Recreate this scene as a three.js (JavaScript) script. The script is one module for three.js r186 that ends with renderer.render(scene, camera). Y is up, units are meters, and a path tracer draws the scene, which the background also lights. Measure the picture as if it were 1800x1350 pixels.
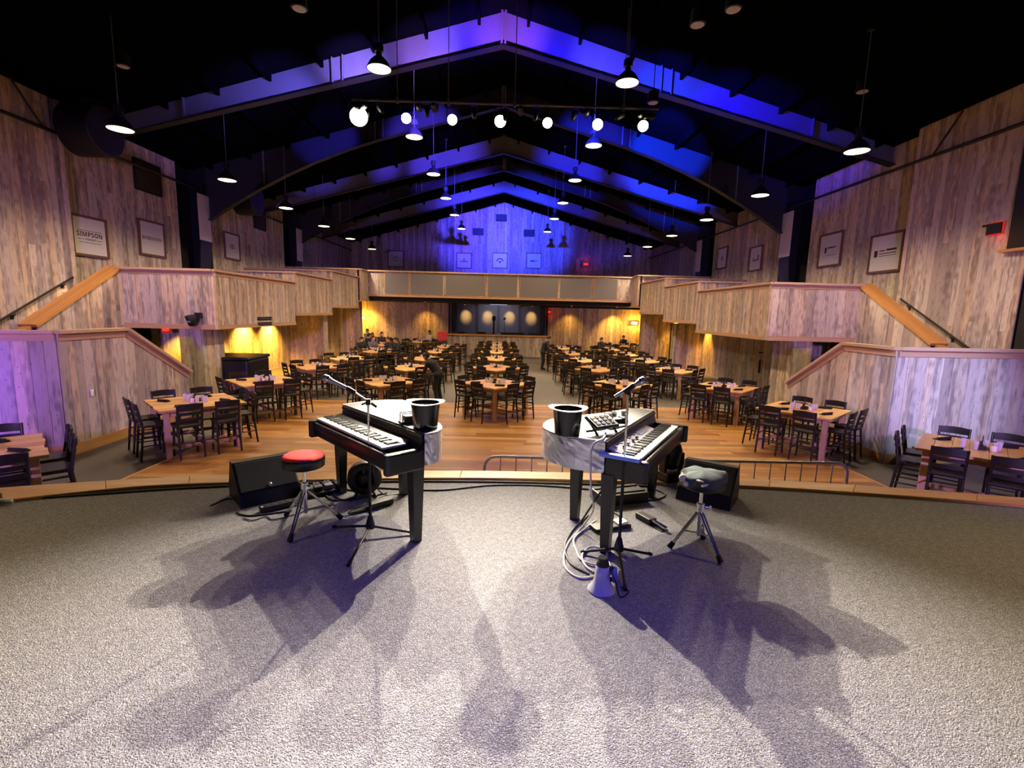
import * as THREE from 'three';
import { mergeGeometries, mergeVertices } from 'three/addons/utils/BufferGeometryUtils.js';
import { RoundedBoxGeometry } from 'three/addons/geometries/RoundedBoxGeometry.js';
import { MarchingCubes } from 'three/addons/objects/MarchingCubes.js';

// ---------------------------------------------------------------- camera, exposure
const scene = new THREE.Scene();
const V = (x, y, z) => new THREE.Vector3(x, y, z);
const camera = new THREE.PerspectiveCamera(76.92, 4 / 3, 0.05, 200);
camera.position.set(0.2, 2.87, 0);
camera.up.set(-0.02249, 0.988853, -0.147185);
camera.lookAt(V(0.2, 2.87, 0).add(V(0.018987, -0.146773, -0.988988)));
camera.updateMatrixWorld(true);
const renderer = new THREE.WebGLRenderer({ antialias: true });
renderer.toneMapping = THREE.LinearToneMapping;
renderer.toneMappingExposure = 1.0;
renderer.shadowMap.enabled = true;
scene.background = new THREE.Color(0x000000);

// ---------------------------------------------------------------- small helpers
let seed = 7;
const rnd = () => { seed = (seed + 0x6d2b79f5) | 0; let t = Math.imul(seed ^ (seed >>> 15), 1 | seed); t = (t + Math.imul(t ^ (t >>> 7), 61 | t)) ^ t; return ((t ^ (t >>> 14)) >>> 0) / 4294967296; };
const rr = (a, b) => a + (b - a) * rnd();
const pick = (a) => a[Math.floor(rnd() * a.length)];
const PI = Math.PI, UPV = V(0, 1, 0);
const names = {};
function numbered(n) { const c = names[n] = (names[n] ?? -1) + 1; return c ? `${n}_${String(c).padStart(3, '0')}` : n; }
function prep(g) { const h = g.index ? g.toNonIndexed() : g; for (const k of Object.keys(h.attributes)) if (!['position', 'normal', 'uv'].includes(k)) h.deleteAttribute(k); h.morphAttributes = {}; return h; }
const merge = (l) => (l.length === 1 ? l[0] : mergeGeometries(l.map(prep), false));
function obj(name, geo, mat, parent = scene) {
  const m = new THREE.Mesh(Array.isArray(geo) ? merge(geo) : geo, mat);
  m.name = parent === scene ? numbered(name) : name; m.castShadow = m.receiveShadow = true; parent.add(m); return m;
}
function tag(o, label, category, group) { o.userData.label = label; if (category) o.userData.category = category; if (group) o.userData.group = group; return o; }
function thing(name, label, category, p = [0, 0, 0], turn = 0, group) {
  const o = new THREE.Group(); o.name = numbered(name); o.position.set(...p); o.rotation.y = turn; scene.add(o); return tag(o, label, category, group);
}
function struct(name, geo, mat) { const o = geo ? obj(name, geo, mat) : new THREE.Group(); if (!geo) { o.name = numbered(name); scene.add(o); } o.userData.kind = 'structure'; return o; }
function dup(root, p, turn, label, group) { const r = root.clone(); r.name = numbered(root.name.replace(/_\d{3}$/, '')); scene.add(r); r.position.set(...p); r.rotation.y = turn; r.userData = { ...root.userData }; if (label) r.userData.label = label; if (group) r.userData.group = group; return r; }
const T = (g, x = 0, y = 0, z = 0, rx = 0, ry = 0, rz = 0) => { g.applyMatrix4(new THREE.Matrix4().compose(V(x, y, z), new THREE.Quaternion().setFromEuler(new THREE.Euler(rx, ry, rz)), V(1, 1, 1))); return g; };
const box = (w, h, d, x = 0, y = 0, z = 0, rx = 0, ry = 0, rz = 0) => T(new THREE.BoxGeometry(w, h, d), x, y, z, rx, ry, rz);
const rbox = (w, h, d, r, x = 0, y = 0, z = 0, rx = 0, ry = 0, rz = 0) => T(new RoundedBoxGeometry(w, h, d, 2, r), x, y, z, rx, ry, rz);
const cyl = (r1, r2, h, x = 0, y = 0, z = 0, n = 16, rx = 0, rz = 0) => T(new THREE.CylinderGeometry(r1, r2, h, n), x, y, z, rx, 0, rz);
function rod(a, b, r1, r2 = r1, n = 8) { const A = V(...a), B = V(...b), d = B.clone().sub(A), g = new THREE.CylinderGeometry(r2, r1, d.length(), n); g.applyQuaternion(new THREE.Quaternion().setFromUnitVectors(UPV, d.clone().normalize())); A.add(B).multiplyScalar(0.5); g.translate(A.x, A.y, A.z); return g; }
const curve = (pts) => new THREE.CatmullRomCurve3(pts.map((p) => V(...p)));
const tube = (pts, r, n = 40, s = 6) => new THREE.TubeGeometry(curve(pts), n, r, s);
const lathe = (pts, n = 20) => new THREE.LatheGeometry(pts.map((p) => new THREE.Vector2(...p)), n);
function slab(pts, h, bevel = 0) {   // outline in x,z extruded upwards from y = 0
  const s = new THREE.Shape(pts.map(([x, z]) => new THREE.Vector2(x, -z)));
  const g = new THREE.ExtrudeGeometry(s, { depth: h - 2 * bevel, bevelEnabled: bevel > 0, bevelThickness: bevel, bevelSize: bevel, bevelOffset: -bevel, bevelSegments: 2, curveSegments: 8 });
  g.rotateX(-PI / 2); g.translate(0, bevel, 0); return g;
}
// a box with its uv in metres, the grain (v) running along axis 0, 1 or 2, starting anywhere
function grain(g, axis, scale = 1) {
  const p = g.attributes.position, n = g.attributes.normal, uv = new Float32Array(p.count * 2), ou = rnd() * 7, ov = rnd() * 7;
  for (let i = 0; i < p.count; i++) {
    const c = [p.getX(i), p.getY(i), p.getZ(i)], m = [Math.abs(n.getX(i)), Math.abs(n.getY(i)), Math.abs(n.getZ(i))];
    const others = [0, 1, 2].filter((k) => k !== axis), face = m.indexOf(Math.max(...m));
    const across = face === axis ? others[0] : others.find((k) => k !== face);
    const along = face === axis ? others[1] : axis;
    uv[i * 2] = c[across] * scale + ou; uv[i * 2 + 1] = c[along] * scale + ov;
  }
  g.setAttribute('uv', new THREE.BufferAttribute(uv, 2)); return g;
}
// vertical board with any four corner heights: x0..x1, bottoms b0,b1, tops t0,t1, from z0 to z1
function boardGeo(x0, x1, b0, b1, t0, t1, z0, z1) {
  const P = [[x0, b0, z1], [x1, b1, z1], [x1, t1, z1], [x0, t0, z1], [x0, b0, z0], [x1, b1, z0], [x1, t1, z0], [x0, t0, z0]];
  const F = [[0, 1, 2, 3], [1, 5, 6, 2], [5, 4, 7, 6], [4, 0, 3, 7], [3, 2, 6, 7], [4, 5, 1, 0]], pos = [];
  for (const f of F) for (const k of [0, 1, 2, 0, 2, 3]) pos.push(...P[f[k]]);
  const g = new THREE.BufferGeometry(); g.setAttribute('position', new THREE.Float32BufferAttribute(pos, 3)); g.computeVertexNormals(); return grain(g, 1);
}

// ---------------------------------------------------------------- textures
const hash = (x, y, s) => { let h = Math.imul(x, 374761393) + Math.imul(y, 668265263) + Math.imul(s, 974634541); h = Math.imul(h ^ (h >>> 13), 1274126177); return ((h ^ (h >>> 16)) >>> 0) / 4294967296; };
function pn(x, y, px, py, s) {   // value noise that repeats every px, py cells
  const xi = Math.floor(x), yi = Math.floor(y), fx = x - xi, fy = y - yi, u = fx * fx * (3 - 2 * fx), v = fy * fy * (3 - 2 * fy), w = (a, n) => ((a % n) + n) % n;
  const a = hash(w(xi, px), w(yi, py), s), b = hash(w(xi + 1, px), w(yi, py), s), c = hash(w(xi, px), w(yi + 1, py), s), d = hash(w(xi + 1, px), w(yi + 1, py), s);
  return (a + (b - a) * u) * (1 - v) + (c + (d - c) * u) * v;
}
function tex(w, h, fn, srgb = true, ru = 1, rv = 1) {
  const data = new Uint8Array(w * h * 4);
  for (let y = 0; y < h; y++) for (let x = 0; x < w; x++) { const c = fn(x / w, y / h), o = (y * w + x) * 4; data[o] = Math.max(0, Math.min(255, c[0])); data[o + 1] = Math.max(0, Math.min(255, c[1])); data[o + 2] = Math.max(0, Math.min(255, c[2])); data[o + 3] = 255; }
  const t = new THREE.DataTexture(data, w, h, THREE.RGBAFormat); t.wrapS = t.wrapT = THREE.RepeatWrapping; t.magFilter = THREE.LinearFilter; t.minFilter = THREE.LinearFilter; if (srgb) t.colorSpace = THREE.SRGBColorSpace; t.repeat.set(ru, rv); t.needsUpdate = true; return t;
}
const mixc = (a, b, t) => [a[0] + (b[0] - a[0]) * t, a[1] + (b[1] - a[1]) * t, a[2] + (b[2] - a[2]) * t];
const sm = (a, b, x) => { const t = Math.max(0, Math.min(1, (x - a) / (b - a))); return t * t * (3 - 2 * t); };
// weathered barn boards: 1 m across, 3 m along
function weathered(s, light, dark) {
  return tex(512, 1024, (u, v) => {
    const wob = (pn(u * 6, v * 9, 6, 9, s + 9) - 0.5) * 0.5;
    const broad = pn(u * 9 + wob, v * 2, 9, 2, s), mid = pn(u * 40 + wob * 3, v * 4, 40, 4, s + 1), fine = pn(u * 150 + wob * 6, v * 24, 150, 24, s + 2), blot = pn(u * 16, v * 22, 16, 22, s + 3), grit = pn(u * 256, v * 300, 256, 300, s + 4);
    let t = sm(0.38, 0.78, broad * 0.44 + mid * 0.26 + blot * 0.3) * 0.8 + (fine - 0.5) * 0.36 + (grit - 0.5) * 0.16;
    const crack = sm(0.9, 0.96, pn(u * 70 + wob * 4, v * 5, 70, 5, s + 5)); t += crack * 0.5;
    for (let k = 0; k < 26; k++) { const kx = hash(k, 1, s + 30), ky = hash(k, 2, s + 30); let dx = Math.abs(u - kx), dy = Math.abs(v - ky); dx = Math.min(dx, 1 - dx); dy = Math.min(dy, 1 - dy) * 2.2; const d = Math.hypot(dx, dy); t += (1 - sm(0.004, 0.014, d)) * 1.0; }
    return mixc(light, dark, Math.max(-0.15, Math.min(1.15, t)));
  }, true, 1, 1 / 3);
}
const WT = [weathered(11, [212, 194, 174], [136, 122, 114]), weathered(53, [204, 190, 176], [138, 128, 124])];
const woodMap = (s, light, dark, ru = 1, rv = 0.5) => tex(512, 512, (u, v) => {
  const wob = (pn(u * 5, v * 4, 5, 4, s + 7) - 0.5) * 0.6, b = pn(u * 14 + wob, v * 1, 14, 1, s), f = pn(u * 90 + wob * 5, v * 6, 90, 6, s + 1), g = pn(u * 220, v * 30, 220, 30, s + 2);
  return mixc(light, dark, Math.max(0, Math.min(1, b * 0.45 + f * 0.35 + g * 0.3 - 0.05)));
}, true, ru, rv);
const HONEY = woodMap(91, [214, 168, 98], [142, 98, 46]), PINE = woodMap(77, [230, 192, 130], [184, 140, 84]);
const TRIM = woodMap(63, [214, 190, 162], [180, 154, 128]);
const CARPET = tex(512, 512, (u, v) => { const a = pn(u * 128, v * 128, 128, 128, 3), b = pn(u * 256, v * 200, 256, 200, 4), c = pn(u * 24, v * 24, 24, 24, 5), t = 56 + (a > 0.55 ? 44 : 0) * (a - 0.3) * 1.7 + b * 86 + (c - 0.5) * 14; return [t * 1.0, t * 0.99, t * 1.0]; }, true, 2.4, 2.4);
const CARPETB = tex(256, 256, (u, v) => { const t = pn(u * 90, v * 90, 90, 90, 6) * 150 + pn(u * 200, v * 200, 200, 200, 8) * 100; return [t, t, t]; }, false, 2.6, 2.6);
const CONCRETE = tex(512, 512, (u, v) => { const t = pn(u * 5, v * 5, 5, 5, 3) * 26 + pn(u * 22, v * 22, 22, 22, 4) * 20 + pn(u * 120, v * 120, 120, 120, 5) * 22; return [44 + t, 37 + t, 29 + t]; }, true, 0.25, 0.25);
const BRUSH = tex(256, 256, (u, v) => { const t = 150 + pn(u * 6, v * 7, 6, 7, 3) * 60 + pn(u * 60, v * 50, 60, 50, 5) * 45; return [t, t, t]; }, false, 2, 2);
const GRIT = tex(256, 256, (u, v) => { const t = pn(u * 128, v * 128, 128, 128, 9) * 255; return [t, t, t]; }, false, 4, 4);

// ---------------------------------------------------------------- materials
const M = (c, roughness = 0.6, o = {}) => new (o.clearcoat || o.transmission || o.sheen ? THREE.MeshPhysicalMaterial : THREE.MeshStandardMaterial)({ color: c, roughness, ...o });
const W = [];
for (const [k, c] of [[0, 0xffffff], [1, 0xf8f4f0], [0, 0xeae4e0], [1, 0xdcd6d4], [0, 0xfff6ec], [1, 0xd0c8c6], [0, 0xf4eade], [1, 0xeee8e8]]) W.push(M(c, 0.82, { map: WT[k], bumpMap: WT[k], bumpScale: 0.004 }));
const FL = [0xffffff, 0xe8dcd0, 0xf6e6d2, 0xd4c4b4, 0xc8b09a].map((c) => M(c, 0.36, { map: HONEY }));
const TBL = [0xffffff, 0xf0e4d6, 0xe2d0ba, 0xfff4e4].map((c) => M(c, 0.38, { map: PINE }));
const mt = {
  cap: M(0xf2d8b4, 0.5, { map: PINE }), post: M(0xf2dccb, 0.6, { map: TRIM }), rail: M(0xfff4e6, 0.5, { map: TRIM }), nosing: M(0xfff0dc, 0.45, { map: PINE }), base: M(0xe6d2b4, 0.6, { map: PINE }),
  backing: M(0x1c1916, 0.9), carpet: M(0xffffff, 0.96, { map: CARPET, bumpMap: CARPETB, bumpScale: 0.006 }), concrete: M(0xffffff, 0.55, { map: CONCRETE }),
  roof: new THREE.MeshLambertMaterial({ color: 0x08090c }), steel: M(0x6a6b74, 0.7), blackSteel: M(0x0c0d10, 0.5), steelShaded: M(0x1c1d22, 0.7), blackPaint: M(0x0a0a0b, 0.6), duct: M(0x0b0c0f, 0.55), pipe: M(0x1a1410, 0.5),
  panel: M(0x757072, 0.95, { bumpMap: GRIT, bumpScale: 0.002 }), banner: M(0xc4b8bc, 0.9), dark: M(0x0b0b0c, 0.75), stool: M(0x15100e, 0.42), stoolSeat: M(0x100d0c, 0.5),
  satin: M(0x101113, 0.38), satinDark: M(0x08080a, 0.45), leather: M(0x0d0d12, 0.4), chrome: M(0xd8d8dc, 0.16, { metalness: 1 }), steelRail: M(0xc4c2c8, 0.4, { metalness: 0.5 }),
  silver: M(0xd4d4d8, 0.42, { metalness: 0.75, roughnessMap: BRUSH }), white: M(0xf4f2ea, 0.4), ivory: M(0xf6f4ee, 0.3), blackKey: M(0x0a0a0a, 0.35), cream: M(0xe9dfb0, 0.5), lid: M(0x333536, 0.32), lidGrey: M(0x3c3e38, 0.36),
  red: M(0xe21212, 0.9), hat: M(0x07070b, 0.14), hatBrim: M(0x77787c, 0.25), greyCloth: M(0x3f4a4c, 0.9), foam: M(0xd9cfb2, 0.95),
  rubber: M(0x0a0a0a, 0.8), cableW: M(0xc9c4b8, 0.6), cableB: M(0x0b0b0d, 0.6), mic: M(0x9aa0aa, 0.35, { metalness: 0.7 }), grille: M(0x2a2c30, 0.7), badge: M(0xd4d6da, 0.3, { metalness: 0.8 }), blueTape: M(0x86a6ee, 0.6), panelKeys: M(0xb5aebf, 0.45),
  horn: M(0xa4a4b2, 0.42), horn2: M(0x6a72c8, 0.45), cup: M(0xf0ecf2, 0.28, { transmission: 0.62 }), caddy: M(0x14120f, 0.5), candle: M(0xf0e2d0, 0.5), napkin: M(0x0b0a0c, 0.85), menu: M(0xe8e0d4, 0.7),
  frame: M(0x6a4630, 0.6), redSeat: M(0xa4121f, 0.6), skin: M(0xb98468, 0.6), hair: M(0x17100c, 0.7), cloth: M(0x14151c, 0.85), clothBlue: M(0x171a2a, 0.85), clothWhite: M(0xc9c0b4, 0.85), clothGrey: M(0x55505a, 0.85), trousers: M(0x101118, 0.85), screenDim: M(0x9fa7c4, 0.3), dimLens: M(0xb8b2cc, 0.35),
};
const glow = (c, k) => new THREE.MeshStandardMaterial({ color: 0x000000, emissive: new THREE.Color(c), emissiveIntensity: k, roughness: 0.5 });

// ---------------------------------------------------------------- the shell: floor, roof, rafters, walls of boards
const S = 1.10, K = 1.0727;                                   // stage height; stage survey scale
const roofY = (x) => 11.35 - 0.28 * Math.abs(x);
struct('floor', box(25, 0.3, 45, 0, -0.15, -18), mt.concrete);
for (const s of [-1, 1]) {
  const a = 12.4, L = Math.hypot(a, 0.28 * a), ang = Math.atan(0.28);
  const c = struct('ceiling', T(new THREE.BoxGeometry(L, 0.2, 44.5), s * a / 2, roofY(a / 2) + 0.11, -17.9, 0, 0, -s * ang), mt.roof);
  for (let k = 0; k < 8; k++) obj('purlin', box(0.08, 0.2, 43, s * (0.7 + k * 1.5), roofY(0.7 + k * 1.5) - 0.1, -17.9), mt.roof, c);
}
struct('wall_front', box(25, 12, 0.2, 0, 5.8, 4.2), mt.blackPaint);

function capRail(parent, p, q, w, h, m = mt.rail, name = 'cap_rail') {
  const P = V(...p), Q = V(...q), d = Q.clone().sub(P), L = d.length(), g = grain(new THREE.BoxGeometry(L, h, w), 0);
  const x = d.normalize(), z = x.clone().cross(UPV).normalize(), y = z.clone().cross(x);
  g.applyMatrix4(new THREE.Matrix4().makeBasis(x, y, z)); P.add(Q).multiplyScalar(0.5); g.translate(P.x, P.y, P.z);
  return obj(name, g, m, parent);
}
const num = (f) => (typeof f === 'function' ? f : () => f);
// a wall of single vertical boards from a to b (x,z), the boards on the side local +z looks to
function boardWall(name, a, b, lo, hi, o = {}) {
  const g = struct(name), L = Math.hypot(b[0] - a[0], b[1] - a[1]); lo = num(lo); hi = num(hi);
  g.position.set(a[0], 0, a[1]); g.rotation.y = -Math.atan2(b[1] - a[1], b[0] - a[0]);
  const breaks = [0, ...(o.breaks ?? []), L], back = o.back ?? 0.1, holes = o.holes ?? [];
  const xs = [...new Set([...breaks, ...holes.flatMap((h) => [h[0], h[1]])])].sort((p, q) => p - q), bk = [];
  const pieces = (x0, x1) => {   // solid y intervals of a strip, as [bottom0, bottom1, top0, top1]
    const h = holes.find((q) => x0 < q[1] - 0.01 && x1 > q[0] + 0.01), B0 = lo(x0 + 1e-4), B1 = lo(x1 - 1e-4), T0 = hi(x0 + 1e-4), T1 = hi(x1 - 1e-4);
    if (!h) return [[B0, B1, T0, T1]];
    return [...(h[2] > B0 + 0.02 ? [[B0, B1, h[2], h[2]]] : []), ...(h[3] < T0 - 0.02 ? [[h[3], h[3], T0, T1]] : [])];
  };
  for (let i = 0; i + 1 < xs.length; i++) for (const p of pieces(xs[i], xs[i + 1])) bk.push(boardGeo(xs[i], xs[i + 1], ...p, -back, 0));
  obj('backing', bk, mt.backing, g);
  const w = o.w ?? [0.14, 0.27];
  for (let i = 0; i + 1 < xs.length; i++) {
    let x = xs[i]; const e = xs[i + 1];
    while (x < e - 0.02) {
      let x1 = Math.min(e, x + rr(...w)); if (e - x1 < 0.07) x1 = e;
      for (const [b0, b1, t0, t1] of pieces(x, x1)) {
        const z1 = 0.02 + rnd() * 0.008, H = Math.min(t0, t1) - Math.max(b0, b1), gap = 0.0025;
        if (H > 2.6 && rnd() < (o.join ?? 0.75)) {
          const j = Math.max(b0, b1) + H * rr(0.25, 0.75);
          obj('plank', boardGeo(x + gap, x1 - gap, b0, b1, j - 0.002, j - 0.002, 0, z1), pick(o.mats ?? W), g);
          obj('plank', boardGeo(x + gap, x1 - gap, j + 0.002, j + 0.002, t0, t1, 0, 0.02 + rnd() * 0.008), pick(o.mats ?? W), g);
        } else obj('plank', boardGeo(x + gap, x1 - gap, b0, b1, t0, t1, 0, z1), pick(o.mats ?? W), g);
      }
      x = x1;
    }
  }
  return g;
}
// upper side walls: a nearer, prouder stretch, then three stretches between the black columns
for (const s of [-1, 1]) {
  const side = s < 0 ? 'left' : 'right', X0 = s < 0 ? -11.75 : 11.5, X = s < 0 ? -12 : 11.8;
  const run = (x, za, zb, lo, o) => (s < 0 ? boardWall(`wall_${side}`, [x, za], [x, zb], lo, roofY(x) + 0.05, o) : boardWall(`wall_${side}`, [x, zb], [x, za], lo, roofY(x) + 0.05, o));
  struct(`wall_${side}`, box(0.2, 9, 15.5, X0 + s * 0.1, 4.4, -2.8), mt.blackPaint);
  run(X0, -10.6, -13.9, 0, { back: 0.3 });
  for (const [za, zb] of [[-13.9, -18.85], [-20.85, -27.55], [-29.6, -39.5]]) run(X, za, zb, 3.0, { join: 0.85, w: [0.16, 0.3] });
  struct(`wall_${side}`, box(0.2, 9, 30, X + s * 0.32, 4.4, -25), mt.blackPaint);
  const tr = struct(`trim_${s < 0 ? 1 : 2}`); obj('corner_board', grain(box(0.05, 8, 0.14, X0 - s * 0.03, 4.1, -13.86), 1), W[4], tr);
}
boardWall('wall_back', [-12, -39.5], [11.8, -39.5], 4.0, (x) => roofY(x - 12), { breaks: [12], w: [0.17, 0.32], join: 0.3 });

// tapered black steel columns in the gaps, each with a pale hanging banner
for (const s of [-1, 1]) for (const [k, za, zb] of [[0, -18.85, -20.85], [1, -27.55, -29.6]]) {
  const X = s < 0 ? -12.1 : 11.9, zc = (za + zb) / 2, which = `${s < 0 ? 'left' : 'right'} wall, ${k ? 'farther' : 'nearer'} one`;
  const c = thing('steel_column', `black tapered steel column in a gap of the ${which}`, 'column', [X, 0, zc], 0);
  const web = [[0.3, 3], [0.62, 7.4], [0.62, 8.0], [-0.1, 8.0], [-0.1, 3]].map(([x, y]) => new THREE.Vector2(-s * x, y));
  const wg = new THREE.ExtrudeGeometry(new THREE.Shape(web), { depth: 0.05, bevelEnabled: false }); wg.translate(0, 0, -0.025); obj('web', wg, mt.blackSteel, c);
  obj('inner_flange', T(new THREE.BoxGeometry(0.04, 4.42, 0.72), -s * 0.47, 5.2, 0, 0, 0, s * 0.0727), mt.blackSteel, c);
  obj('lining', box(0.06, 5.2, 1.98, s * 0.05, 5.5, 0), mt.blackPaint, c);
  obj('stiffener', [box(0.5, 0.03, 0.5, -s * 0.3, 7.0, 0), box(0.4, 0.03, 0.5, -s * 0.2, 4.4, 0)], mt.blackSteel, c);
  tag(obj('banner', box(0.02, k ? 1.75 : 1.7, 0.75, X - s * 0.7, k ? 6.3 : 6.15, zc + 0.35), mt.banner), `pale narrow banner hanging on the black column of the ${which}`, 'banner');
}
// rafters: web with flanges, the front one meeting the roof at z -15.2
function rafter(z, d0, d1, label) {
  const g = struct('roof_beam'); const a = 11.9;
  const top = (x) => roofY(x) - 0.02, bot = (x) => { const t = Math.abs(x) / a, k = d1 > 1.5 ? Math.max(0, (t - 0.38) / 0.62) ** 2 : t; return top(x) - d0 - (d1 - d0) * k; };
  for (const s of [-1, 1]) {
    const n = 10, pts = []; for (let i = 0; i <= n; i++) pts.push(new THREE.Vector2(s * a * i / n, top(a * i / n))); for (let i = n; i >= 0; i--) pts.push(new THREE.Vector2(s * a * i / n, bot(a * i / n)));
    const w = new THREE.ExtrudeGeometry(new THREE.Shape(pts), { depth: 0.03, bevelEnabled: false }); w.translate(0, 0, z - 0.015); obj('web', w, d1 > 1.5 ? mt.steelShaded : mt.steel, g);  // haunched webs get a darker copy of the steel, shade put into colour
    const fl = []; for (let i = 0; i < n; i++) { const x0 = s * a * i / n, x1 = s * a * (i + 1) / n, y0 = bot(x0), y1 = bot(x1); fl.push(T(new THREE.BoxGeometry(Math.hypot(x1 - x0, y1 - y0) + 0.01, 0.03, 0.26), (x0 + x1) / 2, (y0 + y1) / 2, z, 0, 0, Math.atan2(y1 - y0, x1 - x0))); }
    obj('bottom_flange', fl, mt.duct, g);  // flange coloured black to stand in for its unlit underside
    const st = []; for (const x of [4.6, 4.9, 9.2]) { const h = top(x) - bot(x); st.push(box(0.03, h, 0.2, s * x, bot(x) + h / 2, z)); } obj('stiffener', st, mt.steel, g);
  }
  obj('ridge_plate', [box(0.06, d0, 0.24, -0.05, top(0) - d0 / 2, z), box(0.06, d0, 0.24, 0.05, top(0) - d0 / 2, z)], mt.steel, g);
}
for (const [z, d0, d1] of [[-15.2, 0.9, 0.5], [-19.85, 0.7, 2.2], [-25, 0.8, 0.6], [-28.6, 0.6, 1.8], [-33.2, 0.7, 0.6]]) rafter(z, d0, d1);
// sprinkler pipe along each wall with its diagonal braces, and thin pipes under the ridge
for (const s of [-1, 1]) {
  const X = s < 0 ? -11.62 : 11.36, p = thing('wall_pipe', `dark pipe with slanting braces running along the ${s < 0 ? 'left' : 'right'} wall`, 'pipe', [X, 7.2, -13.8]);
  obj('run', rod([0, 0, 3.2], [0, 0.05, -24.5], 0.045), mt.pipe, p);
  for (const z of [0.5, -7.6, -15.5]) obj('brace', rod([0, 0, z], [s * -0.02, 0.85, z + 0.75], 0.025), mt.pipe, p);
}
// black round duct drums, louvred grilles on the left wall
for (const [z, l] of [[-14.05, 'nearer'], [-22.1, 'farther']]) {
  const d = thing('duct_drum', `${l} black round duct drum under the roof on the left wall`, 'duct', [-11.05, 7.42, z]);
  obj('drum', T(lathe([[0, 0.45], [0.6, 0.45], [0.66, 0.4], [0.66, -0.4], [0.6, -0.45], [0, -0.45]], 36), 0, 0, 0, 0, 0, PI / 2), mt.duct, d);
  obj('branch', cyl(0.3, 0.3, 0.5, 0, 0.5, 0, 20), mt.duct, d);
}
for (const [z, y, w, h, l] of [[-17.35, 7.05, 1.2, 0.95, 'nearer and larger'], [-24.9, 7.05, 1.1, 0.9, 'farther and smaller']]) {
  const v = thing('wall_vent', `${l} black louvred vent high on the left board wall`, 'vent', [-11.95, y, z], PI / 2);
  obj('frame', [box(w, 0.05, 0.06, 0, h / 2, 0.02), box(w, 0.05, 0.06, 0, -h / 2, 0.02), box(0.05, h, 0.06, w / 2, 0, 0.02), box(0.05, h, 0.06, -w / 2, 0, 0.02)], mt.blackPaint, v);
  obj('back_plate', box(w, h, 0.02), mt.blackPaint, v);
  for (let i = 0; i < 10; i++) obj('louvre', box(w - 0.1, 0.07, 0.012, 0, -h / 2 + 0.08 + i * (h - 0.12) / 9.5, 0.03, 0.6), mt.blackPaint, v);
}

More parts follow.
